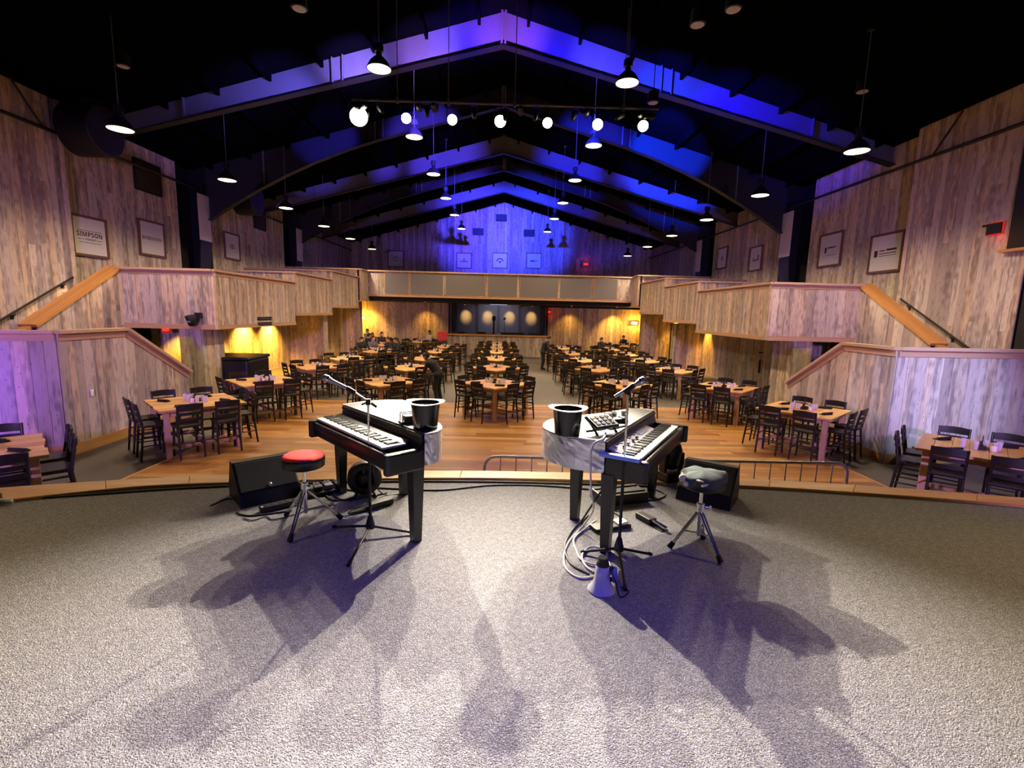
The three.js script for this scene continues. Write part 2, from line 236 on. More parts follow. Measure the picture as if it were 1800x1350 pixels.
// ---------------------------------------------------------------- balconies stepping up along both sides
const bays = [[-13.9, -19.25, 2.18, 3.84], [-19.25, -23.35, 2.53, 4.21], [-23.35, -27.55, 2.88, 4.61], [-27.55, -30.2, 3.32, 5.05]];
for (const s of [-1, 1]) {
  const xf = s < 0 ? -8 : 7.92, xw = s < 0 ? -11.98 : 11.78, up = s < 0 ? 0 : 0.07, side = s < 0 ? 'left' : 'right';
  const facing = (x, za, zb, lo, hi, o) => (s < 0 ? boardWall(`balcony_wall_${side}`, [x, za], [x, zb], lo, hi, o) : boardWall(`balcony_wall_${side}`, [x, zb], [x, za], lo, hi, o));
  bays.forEach(([za, zb, b, t], i) => {
    b += up; t += up;
    const x = xf - s * (i === 3 ? 0.15 : 0), dz = s < 0 ? 0 : -0.15; za += dz; zb += dz;
    const g = facing(x, za, zb, b, t - 0.05);
    const r = struct(`trim_${10 + i + (s > 0 ? 10 : 0)}`);
    capRail(r, [x - s * 0.02, t - 0.025, za + 0.06], [x - s * 0.02, t - 0.025, zb - 0.05], 0.2, 0.06);
    capRail(r, [x - s * 0.03, t - 0.12, za], [x - s * 0.03, t - 0.12, zb], 0.02, 0.09, mt.post, 'rail_face');
    capRail(r, [x - s * 0.03, b + 0.05, za], [x - s * 0.03, b + 0.05, zb], 0.03, 0.12, mt.post, 'bottom_trim');
    obj('corner_board', grain(box(0.12, t - b - 0.05, 0.12, x - s * 0.01, (t + b) / 2 - 0.03, za - 0.05), 1), W[4], r);
    struct(`balcony_floor_${side}`, box(Math.abs(xw - xf), 0.22, za - zb, (xw + xf) / 2, b + 0.13, (za + zb) / 2), mt.dark);
    if (i) {   // the step up: a low wall across the balcony
      const w = boardWall(`balcony_wall_${side}`, s < 0 ? [xw, za] : [xf, za], s < 0 ? [xf, za] : [xw, za], b - 0.3, t - 0.05);
      capRail(r, [xw, t - 0.025, za + 0.02], [x, t - 0.025, za + 0.02], 0.16, 0.06);
    }
  });
  // the end of the balcony facing the stage, the stair wall running down from it and its thick sloping cap
  const b = 2.18 + up, t = 3.84 + up, xs = s < 0 ? -10.5 : 10.45, z0 = -13.9 + (s < 0 ? 0 : -0.15);
  boardWall(`balcony_wall_${side}`, s < 0 ? [xs, z0] : [xf, z0], s < 0 ? [xf, z0] : [xs, z0], b, t - 0.05, { w: [0.13, 0.24] });
  const r = struct(`trim_${s < 0 ? 30 : 31}`);
  capRail(r, [xs - s * -0.05, t - 0.025, z0 + 0.02], [xf - s * 0.06, t - 0.025, z0 + 0.02], 0.2, 0.06);
  capRail(r, [xs, t - 0.12, z0 + 0.03], [xf - s * 0.03, t - 0.12, z0 + 0.03], 0.02, 0.09, mt.post, 'rail_face');
  capRail(r, [xs, b + 0.06, z0 + 0.035], [xf - s * 0.03, b + 0.06, z0 + 0.035], 0.03, 0.14, mt.post, 'bottom_trim');
  const Ls = 2.6, slope = (x) => (s < 0 ? 2.3 + up + (t - 2.36) * x / Ls : t - 0.06 - (t - 2.36) * x / Ls);
  const sw = s < 0 ? boardWall('stair_wall_left', [xs, z0 + Ls], [xs, z0], 1.0, slope, { back: 0.34 }) : boardWall('stair_wall_right', [xs, z0], [xs, z0 + Ls], 1.0, slope, { back: 0.34 });
  capRail(r, [xs + s * 0.15, t + 0.01, z0 - 0.05], [xs + s * 0.15, 2.29 + up, z0 + Ls + 0.05], 0.44, 0.07, mt.cap, 'stair_cap');  // stair caps: yellower wood than the other rails, warm lamp light put into colour
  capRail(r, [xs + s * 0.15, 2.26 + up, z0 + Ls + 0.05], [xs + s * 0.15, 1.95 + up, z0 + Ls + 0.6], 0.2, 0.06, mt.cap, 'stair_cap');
  // low wall round the stair foot
  const xl = s < 0 ? -7.9 : 8.02, h = s < 0 ? 2.34 : 2.38, zn = s < 0 ? -8.9 : -9.45, zf = s < 0 ? -12.45 : -12.95, zk = s < 0 ? -10.5 : -10.95;
  const hz = (z) => (z > zk ? h : h - (h - 1.18) * (zk - z) / (zk - zf));
  if (s < 0) boardWall('wall_left_low', [xl, zn], [xl, zf], 0, (x) => hz(zn - x) - 0.05, { breaks: [zn - zk], join: 0, w: [0.15, 0.26] });
  else boardWall('wall_right_low', [xl, zf], [xl, zn], 0, (x) => hz(zf + x) - 0.05, { breaks: [zk - zf], join: 0, w: [0.15, 0.26] });
  if (s < 0) boardWall('wall_left_low', [-11.75, -7.65], [xl, zn], 0, h - 0.05, { join: 0, w: [0.15, 0.26] });
  else boardWall('wall_right_low', [xl, zn], [11.5, -9.75], 0, h - 0.05, { join: 0, w: [0.15, 0.26] });
  const lt = struct(`trim_${s < 0 ? 32 : 33}`), off = -s * 0.02;
  capRail(lt, [xl + off, h - 0.03, zn + 0.03], [xl + off, h - 0.03, zk], 0.2, 0.06); capRail(lt, [xl + off, h - 0.03, zk], [xl + off, 1.15, zf - 0.03], 0.2, 0.06);
  capRail(lt, [xl - s * 0.035, h - 0.13, zn], [xl - s * 0.035, h - 0.13, zk], 0.02, 0.12, mt.post, 'rail_face'); capRail(lt, [xl - s * 0.035, h - 0.13, zk], [xl - s * 0.035, 1.05, zf], 0.02, 0.12, mt.post, 'rail_face');
  const fx = s < 0 ? [-11.75, -7.65] : [11.5, -9.75];
  capRail(lt, [xl, h - 0.03, zn + 0.02], [fx[0], h - 0.03, fx[1] + 0.02], 0.2, 0.06); capRail(lt, [xl, h - 0.13, zn + 0.035], [fx[0], h - 0.13, fx[1] + 0.035], 0.02, 0.12, mt.post, 'rail_face');
  const bb = struct(`baseboard_${side}`);
  capRail(bb, [xl - s * 0.04, 0.1, zn], [xl - s * 0.04, 0.1, zf], 0.03, 0.2, mt.base, 'base'); capRail(bb, [xl, 0.1, zn + 0.04], [fx[0], 0.1, fx[1] + 0.04], 0.03, 0.2, mt.base, 'base');
  // pillar under the balcony corner
  const pa = s < 0 ? -9.05 : 8.75, pb = s < 0 ? -8.43 : 9.3, zp = z0 - 0.1, dp = 1.05;
  boardWall(`pillar_${side}`, [pa, zp], [pb, zp], 0, b + 0.05, { join: 0, w: [0.12, 0.2], back: 0.3 });
  if (s < 0) boardWall(`pillar_${side}`, [pb, zp], [pb, zp - dp], 0, b + 0.05, { join: 0, back: 0.3 }); else boardWall(`pillar_${side}`, [pa, zp - dp], [pa, zp], 0, b + 0.05, { join: 0, back: 0.3 });
  // wall under the balcony with a doorway near its far end, closed by a wall across at its near end
  const xu = s < 0 ? -10.4 : 10.35, hole = s < 0 ? [[12.5, 14.2, 0, 2.1]] : [[2.2, 3.6, 0, 2.15]];
  if (s < 0) boardWall('wall_left_under', [xu, -17], [xu, -33], 0, 3.4, { holes: hole, join: 0.3, w: [0.16, 0.3] }); else boardWall('wall_right_under', [xu, -33], [xu, -17], 0, 3.5, { holes: hole, join: 0.3, w: [0.16, 0.3] });
  boardWall(`wall_${side}_under`, s < 0 ? [-12, -17] : [xu, -17], s < 0 ? [xu, -17] : [11.8, -17], 0, 2.3, { join: 0 });
  const zd = s < 0 ? -30.35 : -30.1, room = struct(`door_${s < 0 ? 1 : 2}`);
  obj('corridor', [box(0.05, 2.4, 2.4, xu + s * 1.3, 1.2, zd), box(1.3, 0.05, 2.4, xu + s * 0.65, 2.4, zd), box(1.3, 2.4, 0.05, xu + s * 0.65, 1.2, zd - 1.2), box(1.3, 2.4, 0.05, xu + s * 0.65, 1.2, zd + 1.2)], M(0xd6ddcf, 0.8), room);
  obj('door_casing', [box(0.12, 2.2, 0.09, xu - s * 0.02, 1.1, zd + 0.85), box(0.12, 2.2, 0.09, xu - s * 0.02, 1.1, zd - 0.85)], mt.blackPaint, room);
  // stub walls between the seating bays
  for (const [z, x0, x1] of s < 0 ? [[-24.2, -10.4, -8.75], [-29.2, -10.4, -8.45]] : [[-24.6, 9.0, 10.35], [-29.3, 8.6, 10.35]]) {
    boardWall(`wall_${side}_stub`, [x0, z], [x1, z], 0, z < -28 ? 3.3 : 2.5, { join: 0, back: 0.16 });
    const e = s < 0 ? x1 : x0; if (s < 0) boardWall(`wall_${side}_stub`, [e, z], [e, z - 0.6], 0, z < -28 ? 3.3 : 2.5, { join: 0, back: 0.1 }); else boardWall(`wall_${side}_stub`, [e, z - 0.6], [e, z], 0, z < -28 ? 3.3 : 2.5, { join: 0, back: 0.1 });
  }
  boardWall('wall_back_low', s < 0 ? [-10.4, -33] : [2.95, -33], s < 0 ? [-3.35, -33] : [10.35, -33], 0, 3.7, { join: 0.3, w: [0.16, 0.3] });
  // handrail and step lights on the board wall by the stair
  const hx = s < 0 ? -11.62 : 11.38, hr = thing('handrail', `dark wall handrail beside the ${side} balcony stair`, 'handrail', [hx, 2.5, -11.9]);
  obj('rail', rod([0, -0.35, 0.7], [0, 1.02, -1.8], 0.025), mt.blackPaint, hr);
  for (const [y, z] of [[0.05, -0.1], [0.85, -1.55]]) obj('bracket', [rod([0, y - 0.02, z], [s * 0.1, y - 0.1, z], 0.012), box(0.03, 0.1, 0.08, s * 0.1, y - 0.1, z)], mt.blackPaint, hr);
  for (const [y, z, l] of [[3.02, -13.45, 'upper'], [2.5, -12.6, 'lower']]) {
    const q = thing('step_light', `${l} small round step light in the wall by the ${side} stair`, 'light', [s < 0 ? -11.71 : 11.46, y, z], 0);
    obj('bezel', T(new THREE.TorusGeometry(0.06, 0.016, 8, 20), 0, 0, 0, 0, PI / 2, 0), mt.chrome, q);
    obj('lens', T(new THREE.CylinderGeometry(0.055, 0.055, 0.02, 18), 0, 0, 0, 0, 0, PI / 2), glow(0xffd9a0, 1.2), q);
    const pl = new THREE.PointLight(0xffc98a, 0.14, 0, 2); pl.position.set(-s * 0.12, 0, 0); pl.castShadow = true; q.add(pl);
  }
}
// rear balcony front with its grey acoustic panels
{
  const z = -29; boardWall('balcony_wall_rear', [-7.85, z], [7.75, z], 3.62, 5.03, { join: 0, w: [0.16, 0.3] });
  const r = struct('trim_40');
  capRail(r, [-7.9, 5.06, z + 0.02], [7.8, 5.06, z + 0.02], 0.22, 0.07); capRail(r, [-7.9, 3.66, z + 0.05], [7.8, 3.66, z + 0.05], 0.06, 0.12, mt.post, 'bottom_trim');
  struct('balcony_floor_rear', box(23.5, 0.25, 10.2, -0.1, 3.5, -34.3), mt.dark);
  struct('balcony_beam', [box(15.5, 0.3, 0.25, -0.1, 3.5, -29.4), box(7.4, 0.36, 0.3, 6.4, 3.42, -32.5), box(4.4, 0.28, 0.3, -5.6, 3.5, -32.5)], mt.blackPaint);
  const px = [[-6.8, -5.45], [-5.3, -3.45], [-3.25, -1.0], [-0.8, 0.9], [1.1, 3.3], [3.45, 5.3], [5.45, 6.8]];
  px.forEach(([x0, x1], i) => {
    const p = thing('acoustic_panel', `grey fabric acoustic panel on the rear balcony front, ${['first', 'second', 'third', 'middle', 'fifth', 'sixth', 'last'][i]} from the left`, 'panel', [(x0 + x1) / 2, 4.36, z + 0.05], 0, 'acoustic panels on the rear balcony');
    obj('fabric', rbox(x1 - x0, 1.16, 0.05, 0.012), mt.panel, p);
    obj('frame', [box(x1 - x0 + 0.04, 0.03, 0.06, 0, 0.6, 0), box(x1 - x0 + 0.04, 0.03, 0.06, 0, -0.6, 0), box(0.03, 1.2, 0.06, (x1 - x0) / 2 + 0.02, 0, 0), box(0.03, 1.2, 0.06, -(x1 - x0) / 2 - 0.02, 0, 0)], mt.post, p);
  });
}
// the small far stage
{
  boardWall('far_stage_front', [-3.4, -31.5], [2.98, -31.5], 0, 1.3, { join: 0 });
  struct('far_stage_floor', box(6.4, 0.1, 3.2, -0.21, 1.33, -33.1), mt.carpet);
  const t = struct('trim_41'); capRail(t, [-3.45, 1.36, -31.48], [3.02, 1.36, -31.48], 0.2, 0.1, mt.cap, 'edge');
  obj('post', [box(0.14, 2.2, 0.2, -3.28, 2.48, -32.9), box(0.14, 2.2, 0.2, 2.88, 2.48, -32.9), box(6.3, 0.16, 0.2, -0.2, 3.5, -32.9)], mt.blackPaint, t);
  const wl = thing('added_fill_light', 'added dim bluish fill light under the header of the far stage', 'light', [-0.2, 3.38, -32.4]); obj('housing', rbox(1.2, 0.06, 0.1, 0.01), mt.blackPaint, wl); obj('diffuser', rbox(1.1, 0.02, 0.07, 0.006, 0, -0.035, 0), glow(0xd8dcff, 1.5), wl);
  const wp = new THREE.SpotLight(0xd8dcff, 9, 0, 1.2, 0.6, 2); wp.position.set(0, -0.07, 0); wp.target.position.set(0, -0.9, -1.2); wp.castShadow = true; wl.add(wp, wp.target);  // added fill lamp, brightens the far stage wall panels
  const w = struct('far_stage_wall'); obj('back', box(6.6, 2.6, 0.1, -0.2, 2.6, -34.55), mt.dark, w);
  for (const x of [-3.5, 3.1]) obj('side', box(0.1, 2.6, 1.8, x, 2.6, -33.7), mt.dark, w);
  for (let i = 0; i < 4; i++) obj('wall_panel', rbox(1.36, 2.1, 0.05, 0.012, -2.5 + i * 1.53, 2.45, -34.46), mt.panel, w);
  for (let i = 0; i < 5; i++) obj('pilaster', box(0.12, 2.2, 0.08, -3.26 + i * 1.53, 2.45, -34.46), M(0x5d5660, 0.7), w);
  for (let i = 0; i < 4; i++) {
    const q = thing('stage_downlight', `black downlight over the far stage lighting its ${['leftmost', 'second', 'third', 'rightmost'][i]} grey wall panel`, 'light', [-2.5 + i * 1.53, 3.36, -33.3]);
    obj('can', cyl(0.06, 0.07, 0.16, 0, 0.02, 0), mt.blackPaint, q); obj('lens', cyl(0.05, 0.05, 0.01, 0, -0.06, 0), glow(0xffc878, 3), q);
    const l = new THREE.SpotLight(0xffcb74, 24, 0, 0.34, 0.9, 2); l.position.set(0, -0.1, 0); l.target.position.set(0, -0.8, -1.1); l.castShadow = true; q.add(l, l.target);
  }
}
// main stage: carpeted deck with a bowed front edge and a wooden nosing
{
  const sc = ([x, z]) => [0.2 + (x - 0.2) * K, z * K];
  const inn = [[-9, -0.9], [-6.4, -2.55], [-4.6, -3.52], [-3.88, -3.83], [-3.05, -4.19], [-2.23, -4.35], [-1.12, -4.5], [0.14, -4.59], [2.54, -4.51], [3.58, -4.38], [4.98, -4.13], [6.6, -3.7], [9, -2.8]].map(sc);
  const out = [[-9.2, -1.15], [-6.5, -2.85], [-4.75, -3.8], [-4.19, -4.09], [-3.18, -4.39], [-2.35, -4.57], [-1.1, -4.72], [0.14, -4.81], [2.64, -4.72], [3.76, -4.59], [5.18, -4.32], [6.75, -3.92], [9.2, -3.02]].map(sc);
  const smooth = (p) => new THREE.CatmullRomCurve3(p.map(([x, z]) => V(x, 0, z))).getPoints(80).map((v) => [v.x, v.z]);
  const a = smooth(inn), c = smooth(out);
  const dk = slab([...a, [9.6, 3.9], [-9.6, 3.9]], 0.1); T(dk, 0, S - 0.1, 0);
  struct('stage_floor', dk, mt.carpet);
  const ns = struct('stage_edge'), n = 16;
  for (let i = 0; i < n; i++) {   // nosing boards end to end
    const i0 = i * 5, i1 = i * 5 + 5, p = [...a.slice(i0, i1 + 1), ...c.slice(i0, i1 + 1).reverse()];
    const g = slab(p, 0.13, 0.008); T(g, 0, S - 0.1, 0); obj('plank', grain(g, 0), mt.nosing, ns);
  }
  const face = slab([...c.map(([x, z]) => [x, z + 0.03]), ...c.map(([x, z]) => [x, z + 0.12]).reverse()], S - 0.1); obj('stage_face', face, mt.blackPaint, ns);
}
// dance floor of single planks
{
  const g = struct('dance_floor'), x0 = -5.92, x1 = 6.9; let row = 0;
  for (let z = -5.2; z > -14.75; z -= 0.2, row++) {
    let x = x0 - (row % 2 ? 0 : 0);
    const first = rr(0.8, 2.4); let e = x0 + first;
    while (x < x1) { e = Math.min(e, x1); if (x1 - e < 0.4) e = x1; obj('plank', grain(box(e - x - 0.003, 0.018, 0.197, (x + e) / 2, 0.011, z - 0.1), 0), pick(FL), g); x = e; e += rr(1.9, 2.9); }
  }
  obj('edge_strip', [grain(box(0.06, 0.024, 9.7, x0 - 0.03, 0.012, -10), 2), grain(box(0.06, 0.024, 9.7, x1 + 0.03, 0.012, -10), 2), grain(box(x1 - x0, 0.024, 0.06, (x0 + x1) / 2, 0.012, -14.83), 0)], mt.cap, g);
}

// ---------------------------------------------------------------- people
const mcMat = M(0xffffff);
function smoothMesh(prims, lo, size, res, k) {
  const mc = new MarchingCubes(res, mcMat, false, false, 120000), h = res / 2; mc.isolation = 0;
  const c = lo.map((v) => v + size / 2), a = V(0, 0, 0), ab = V(0, 0, 0), p = V(0, 0, 0);
  for (let z = 0; z < res; z++) for (let y = 0; y < res; y++) for (let x = 0; x < res; x++) {
    p.set((x - h) / h * size / 2 + c[0], (y - h) / h * size / 2 + c[1], (z - h) / h * size / 2 + c[2]);
    let d = 9;
    for (const q of prims) {
      let e;
      if (q.length === 2) { const r = q[1]; a.set((p.x - q[0][0]) / r[0], (p.y - q[0][1]) / r[1], (p.z - q[0][2]) / r[2]); e = (a.length() - 1) * Math.min(...r); }
      else { a.set(...q[0]); ab.set(...q[1]).sub(a); const t = Math.max(0, Math.min(1, p.clone().sub(a).dot(ab) / ab.lengthSq())); e = p.distanceTo(a.addScaledVector(ab, t)) - (q[2] + (q[3] - q[2]) * t); }
      const m = Math.max(k - Math.abs(d - e), 0) / k; d = Math.min(d, e) - m * m * k * 0.25;
    }
    mc.field[z * res * res + y * res + x] = -d;
  }
  mc.update();
  const n = mc.count ?? mc.geometry.drawRange.count, pos = new Float32Array(n * 3); for (let i = 0; i < n; i++) for (let j = 0; j < 3; j++) pos[i * 3 + j] = mc.positionArray[i * 3 + j] * size / 2 + c[j];
  let g = new THREE.BufferGeometry(); g.setAttribute('position', new THREE.BufferAttribute(pos, 3)); g = mergeVertices(g, 1e-4); g.computeVertexNormals(); g.setAttribute('uv', new THREE.BufferAttribute(new Float32Array(g.attributes.position.count * 2), 2)); return g;
}
function personGeo(J) {
  const mid = (a, b, t) => a.map((v, i) => v + (b[i] - v) * t), skin = [], shirt = [], pants = [], fingers = [];
  shirt.push([J.pelvis, J.chest, 0.135, 0.16], [J.chest, J.neck, 0.15, 0.07]); skin.push([J.pelvis, J.chest, 0.12, 0.14], [J.chest, J.neck, 0.1, 0.055], [J.neck, J.head, 0.055, 0.06]);
  for (const s of [0, 1]) {
    const [sh, el, wr, hip, kn, an, toe] = [J.sh, J.el, J.wr, J.hip, J.kn, J.an, J.toe].map((q) => [q[0] * (s ? -1 : 1), q[1], q[2]]);
    shirt.push([sh, el, 0.068, 0.055], [J.chest, sh, 0.12, 0.07]); if (J.long) shirt.push([el, wr, 0.054, 0.042]);
    skin.push([sh, el, 0.05, 0.042], [el, wr, 0.042, 0.03], [hip, kn, 0.075, 0.055], [kn, an, 0.052, 0.038]);
    const d = V(...wr).sub(V(...el)).normalize(), palm = V(...wr).addScaledVector(d, 0.07); skin.push([wr, palm.toArray(), 0.03, 0.036]);
    for (let f = 0; f < 4; f++) { const b0 = palm.clone().add(V((f - 1.5) * 0.019, 0, 0)), m = b0.clone().addScaledVector(d, 0.05 + (f % 3) * 0.006).add(V(0, -0.008, 0)), t = m.clone().addScaledVector(d, 0.025).add(V(0, -0.02, 0)); fingers.push(rod(b0.toArray(), m.toArray(), 0.0095, 0.009, 6), rod(m.toArray(), t.toArray(), 0.009, 0.007, 6)); }
    fingers.push(rod(wr, palm.clone().add(V(s ? 0.045 : -0.045, 0, 0.01)).toArray(), 0.012, 0.009, 6));
    pants.push([hip, kn, 0.1, 0.075], [kn, an, 0.072, 0.058], [an, toe, 0.05, 0.04]);
  }
  pants.push([[-J.hip[0], J.hip[1], J.hip[2]], J.hip, 0.12, 0.12], [mid(J.pelvis, J.chest, 0.05), J.pelvis, 0.135, 0.135]);
  const [hx, hy, hz] = J.head, t = J.tilt ?? 0.3, R = (x, y, z) => [hx + x, hy + y * Math.cos(t) - z * Math.sin(t), hz + y * Math.sin(t) + z * Math.cos(t)];
  const head = smoothMesh([[R(0, 0.03, -0.01), [0.077, 0.1, 0.095]], [R(0, -0.05, 0.02), [0.058, 0.065, 0.07]], [R(0, 0.0, 0.085), R(0, -0.025, 0.105), 0.011, 0.015], [R(0.078, -0.005, 0), [0.012, 0.032, 0.02]], [R(-0.078, -0.005, 0), [0.012, 0.032, 0.02]], [R(-0.03, 0.018, 0.082), [0.013, 0.009, 0.008]], [R(0.03, 0.018, 0.082), [0.013, 0.009, 0.008]], [R(-0.022, -0.065, 0.083), R(0.022, -0.065, 0.083), 0.008, 0.008], [R(0, -0.09, -0.02), R(0, -0.17, -0.03), 0.055, 0.055]], [hx - 0.2, hy - 0.22, hz - 0.2], 0.4, 40, 0.018);
  const hair = [[R(0, 0.055, -0.022), [0.088, 0.095, 0.098]], [R(0, 0.0, -0.05), [0.084, J.longHair ? 0.16 : 0.09, 0.065]]];
  const lo = [-0.95, J.low ?? -0.03, -0.75], sz = 1.9;
  return { body: merge([smoothMesh(skin, lo, sz, 76, 0.04), head, ...fingers]), shirt: smoothMesh(shirt, lo, sz, 76, 0.05), trousers: smoothMesh(pants, lo, sz, 76, 0.04), hair: smoothMesh(hair, [hx - 0.2, hy - 0.22, hz - 0.22], 0.4, 34, 0.02) };
}
const seatJ = (o) => ({ pelvis: [0, 0.76, -0.02], chest: [0, 1.12, 0.06], neck: [0, 1.29, 0.1], head: [0, 1.42, 0.14], sh: [0.18, 1.22, 0.08], el: [0.25, 0.99, 0.2], wr: [0.12, 1.0, 0.4], hip: [0.1, 0.73, 0], kn: [0.12, 0.7, 0.42], an: [0.12, 0.3, 0.4], toe: [0.12, 0.25, 0.54], low: 0.0, tilt: 0.35, long: true, ...o });
const PG = [personGeo(seatJ({})), personGeo(seatJ({ chest: [0, 1.13, -0.02], neck: [0, 1.31, 0], head: [0.02, 1.45, 0.03], sh: [0.18, 1.23, -0.01], el: [0.22, 1.0, 0.12], wr: [0.06, 0.99, 0.34], tilt: 0.1, long: false, longHair: true })),
  personGeo({ pelvis: [0, 0.94, 0], chest: [0, 1.29, 0.12], neck: [0, 1.47, 0.2], head: [0, 1.59, 0.28], sh: [0.18, 1.38, 0.16], el: [0.23, 1.12, 0.24], wr: [0.16, 0.99, 0.46], hip: [0.1, 0.9, 0], kn: [0.11, 0.49, 0.03], an: [0.12, 0.08, -0.03], toe: [0.13, 0.045, 0.12], tilt: 0.55, long: true }),
  personGeo({ pelvis: [0, 0.9, -0.05], chest: [0, 1.16, 0.16], neck: [0, 1.3, 0.3], head: [0, 1.39, 0.4], sh: [0.16, 1.22, 0.25], el: [0.2, 0.98, 0.34], wr: [0.12, 0.97, 0.58], hip: [0.09, 0.86, -0.04], kn: [0.1, 0.47, 0.02], an: [0.11, 0.08, -0.06], toe: [0.12, 0.045, 0.08], tilt: 0.75, long: false, longHair: true })];
function person(k, p, turn, shirt, pants, hair, label) {
  const o = thing('person', label, 'person', p, turn), g = PG[k];
  obj('body', g.body, mt.skin, o); obj('shirt', g.shirt, shirt, o); obj('trousers', g.trousers, pants, o); obj('hair', g.hair, hair, o);
}
person(2, [2.2, 0, -24.5], PI / 2, mt.clothBlue, mt.trousers, mt.hair, 'person in dark clothes standing and leaning over a table right of the centre row');
person(3, [-1.88, 0, -15.2], -PI / 2 - 0.4, mt.cloth, mt.trousers, mt.hair, 'person in black with bare forearms bending over a table left of the centre row');


// ---------------------------------------------------------------- framed logo prints
function printTex(draw) { const c = document.createElement('canvas'); c.width = 256; c.height = 256; const x = c.getContext('2d'); x.fillStyle = '#d8cfc6'; x.fillRect(0, 0, 256, 256); x.fillStyle = x.strokeStyle = '#2c2220'; x.textAlign = 'center'; draw(x); const t = new THREE.CanvasTexture(c); t.colorSpace = THREE.SRGBColorSpace; return t; }
const bars = (x, l) => l.forEach(([a, b, w, h]) => x.fillRect(a, b, w, h));
function frame(p, turn, w, h, draw, label) {
  const f = thing('framed_print', label, 'framed print', p, turn);
  const g = new THREE.PlaneGeometry(w, h); g.translate(0, 0, 0.012);
  obj('mount', box(w, h, 0.02), mt.menu, f); obj('print', g, M(0xffffff, 0.7, { map: printTex(draw) }), f);
  const b = 0.07; for (const [bw, bh, x, y] of [[w + 2 * b, b, 0, h / 2 + b / 2], [w + 2 * b, b, 0, -h / 2 - b / 2], [b, h, w / 2 + b / 2, 0], [b, h, -w / 2 - b / 2, 0]]) obj('frame_side', grain(box(bw, bh, 0.05, x, y, 0.015), bw > bh ? 0 : 1), mt.frame, f);
}
const L = PI / 2;
frame([-11.95, 4.74, -14.78], L, 1.12, 1.02, (x) => { x.font = 'bold 46px sans-serif'; x.fillText('SIMPSON', 128, 132); bars(x, [[30, 88, 196, 3], [30, 150, 50, 3], [176, 150, 50, 3], [40, 172, 176, 3]]); x.font = 'bold 18px sans-serif'; x.fillText('COMPANY', 128, 157); }, 'framed print reading SIMPSON, nearest on the left board wall');
frame([-11.95, 5.05, -17.33], L, 1.12, 1.05, (x) => { x.font = 'bold 38px serif'; x.fillText('ROBINSON', 128, 140); }, 'framed print with one line of bold lettering, second on the left wall');
frame([-11.95, 5.44, -22.3], L, 1.1, 1.02, (x) => { x.lineWidth = 9; x.beginPath(); x.moveTo(84, 150); x.bezierCurveTo(96, 90, 120, 120, 128, 128); x.bezierCurveTo(140, 96, 168, 100, 174, 152); x.stroke(); x.fillRect(104, 138, 46, 12); }, 'framed print with a small curved emblem between the black columns, left wall');
frame([11.75, 4.94, -14.95], -L, 1.18, 1.05, (x) => { bars(x, [[30, 104, 30, 48], [72, 106, 52, 7], [134, 100, 84, 14], [72, 128, 146, 6], [72, 146, 146, 4]]); }, 'framed print with a dark block and three lines, nearest on the right wall');
frame([11.75, 5.35, -17.55], -L, 1.12, 1.05, (x) => { bars(x, [[62, 104, 22, 48], [92, 104, 104, 10], [50, 172, 150, 3]]); }, 'framed print with a dark block beside one line, second on the right wall');
frame([11.75, 5.6, -22.75], -L, 1.0, 1.0, (x) => { bars(x, [[56, 140, 140, 9], [60, 156, 120, 4], [64, 108, 14, 32], [170, 96, 22, 44]]); x.beginPath(); x.moveTo(181, 78); x.lineTo(196, 98); x.lineTo(166, 98); x.fill(); }, 'framed print of a low skyline emblem nearer the column on the right wall');
frame([11.75, 6.0, -26.3], -L, 1.05, 1.0, (x) => { x.beginPath(); x.moveTo(128, 92); x.lineTo(152, 136); x.lineTo(104, 136); x.fill(); bars(x, [[70, 142, 116, 7]]); }, 'framed print with a small triangle emblem, farthest on the right wall');
frame([-3.1, 6.82, -39.44], 0, 1.1, 1.1, (x) => { x.beginPath(); x.arc(128, 108, 14, 0, 7); x.fill(); bars(x, [[58, 132, 140, 14]]); }, 'framed print with a crest over one line, left of three on the blue-lit gable');
frame([-0.25, 6.9, -39.44], 0, 1.1, 1.1, (x) => { x.lineWidth = 18; x.beginPath(); x.arc(128, 150, 58, PI * 1.05, PI * 1.95); x.stroke(); x.beginPath(); x.moveTo(128, 178); x.lineTo(98, 140); x.lineTo(158, 140); x.fill(); }, 'framed print with an arched emblem, middle of three on the blue-lit gable');
frame([2.45, 6.96, -39.44], 0, 1.1, 1.1, (x) => { bars(x, [[60, 122, 52, 20], [100, 120, 96, 10], [90, 138, 60, 12]]); }, 'framed print with a blurred wordmark, right of three on the blue-lit gable');
frame([-8.5, 6.82, -39.44], 0, 1.15, 1.15, (x) => { x.lineWidth = 8; x.beginPath(); x.arc(128, 128, 36, 0, 7); x.stroke(); }, 'dim framed print with a ring emblem at the left end of the far gable');
for (const [x, y, l] of [[-0.2, 10.15, 'highest'], [-2.0, 9.05, 'left'], [2.0, 9.05, 'right']]) {
  const s = thing('gable_speaker', `${l} of three small dark boxes high on the blue-lit gable`, 'loudspeaker', [x, y, -39.3]); obj('cabinet', rbox(0.85, 0.5, 0.26, 0.02), mt.blackPaint, s); obj('front', box(0.78, 0.42, 0.02, 0, 0, 0.135), mt.grille, s);
}
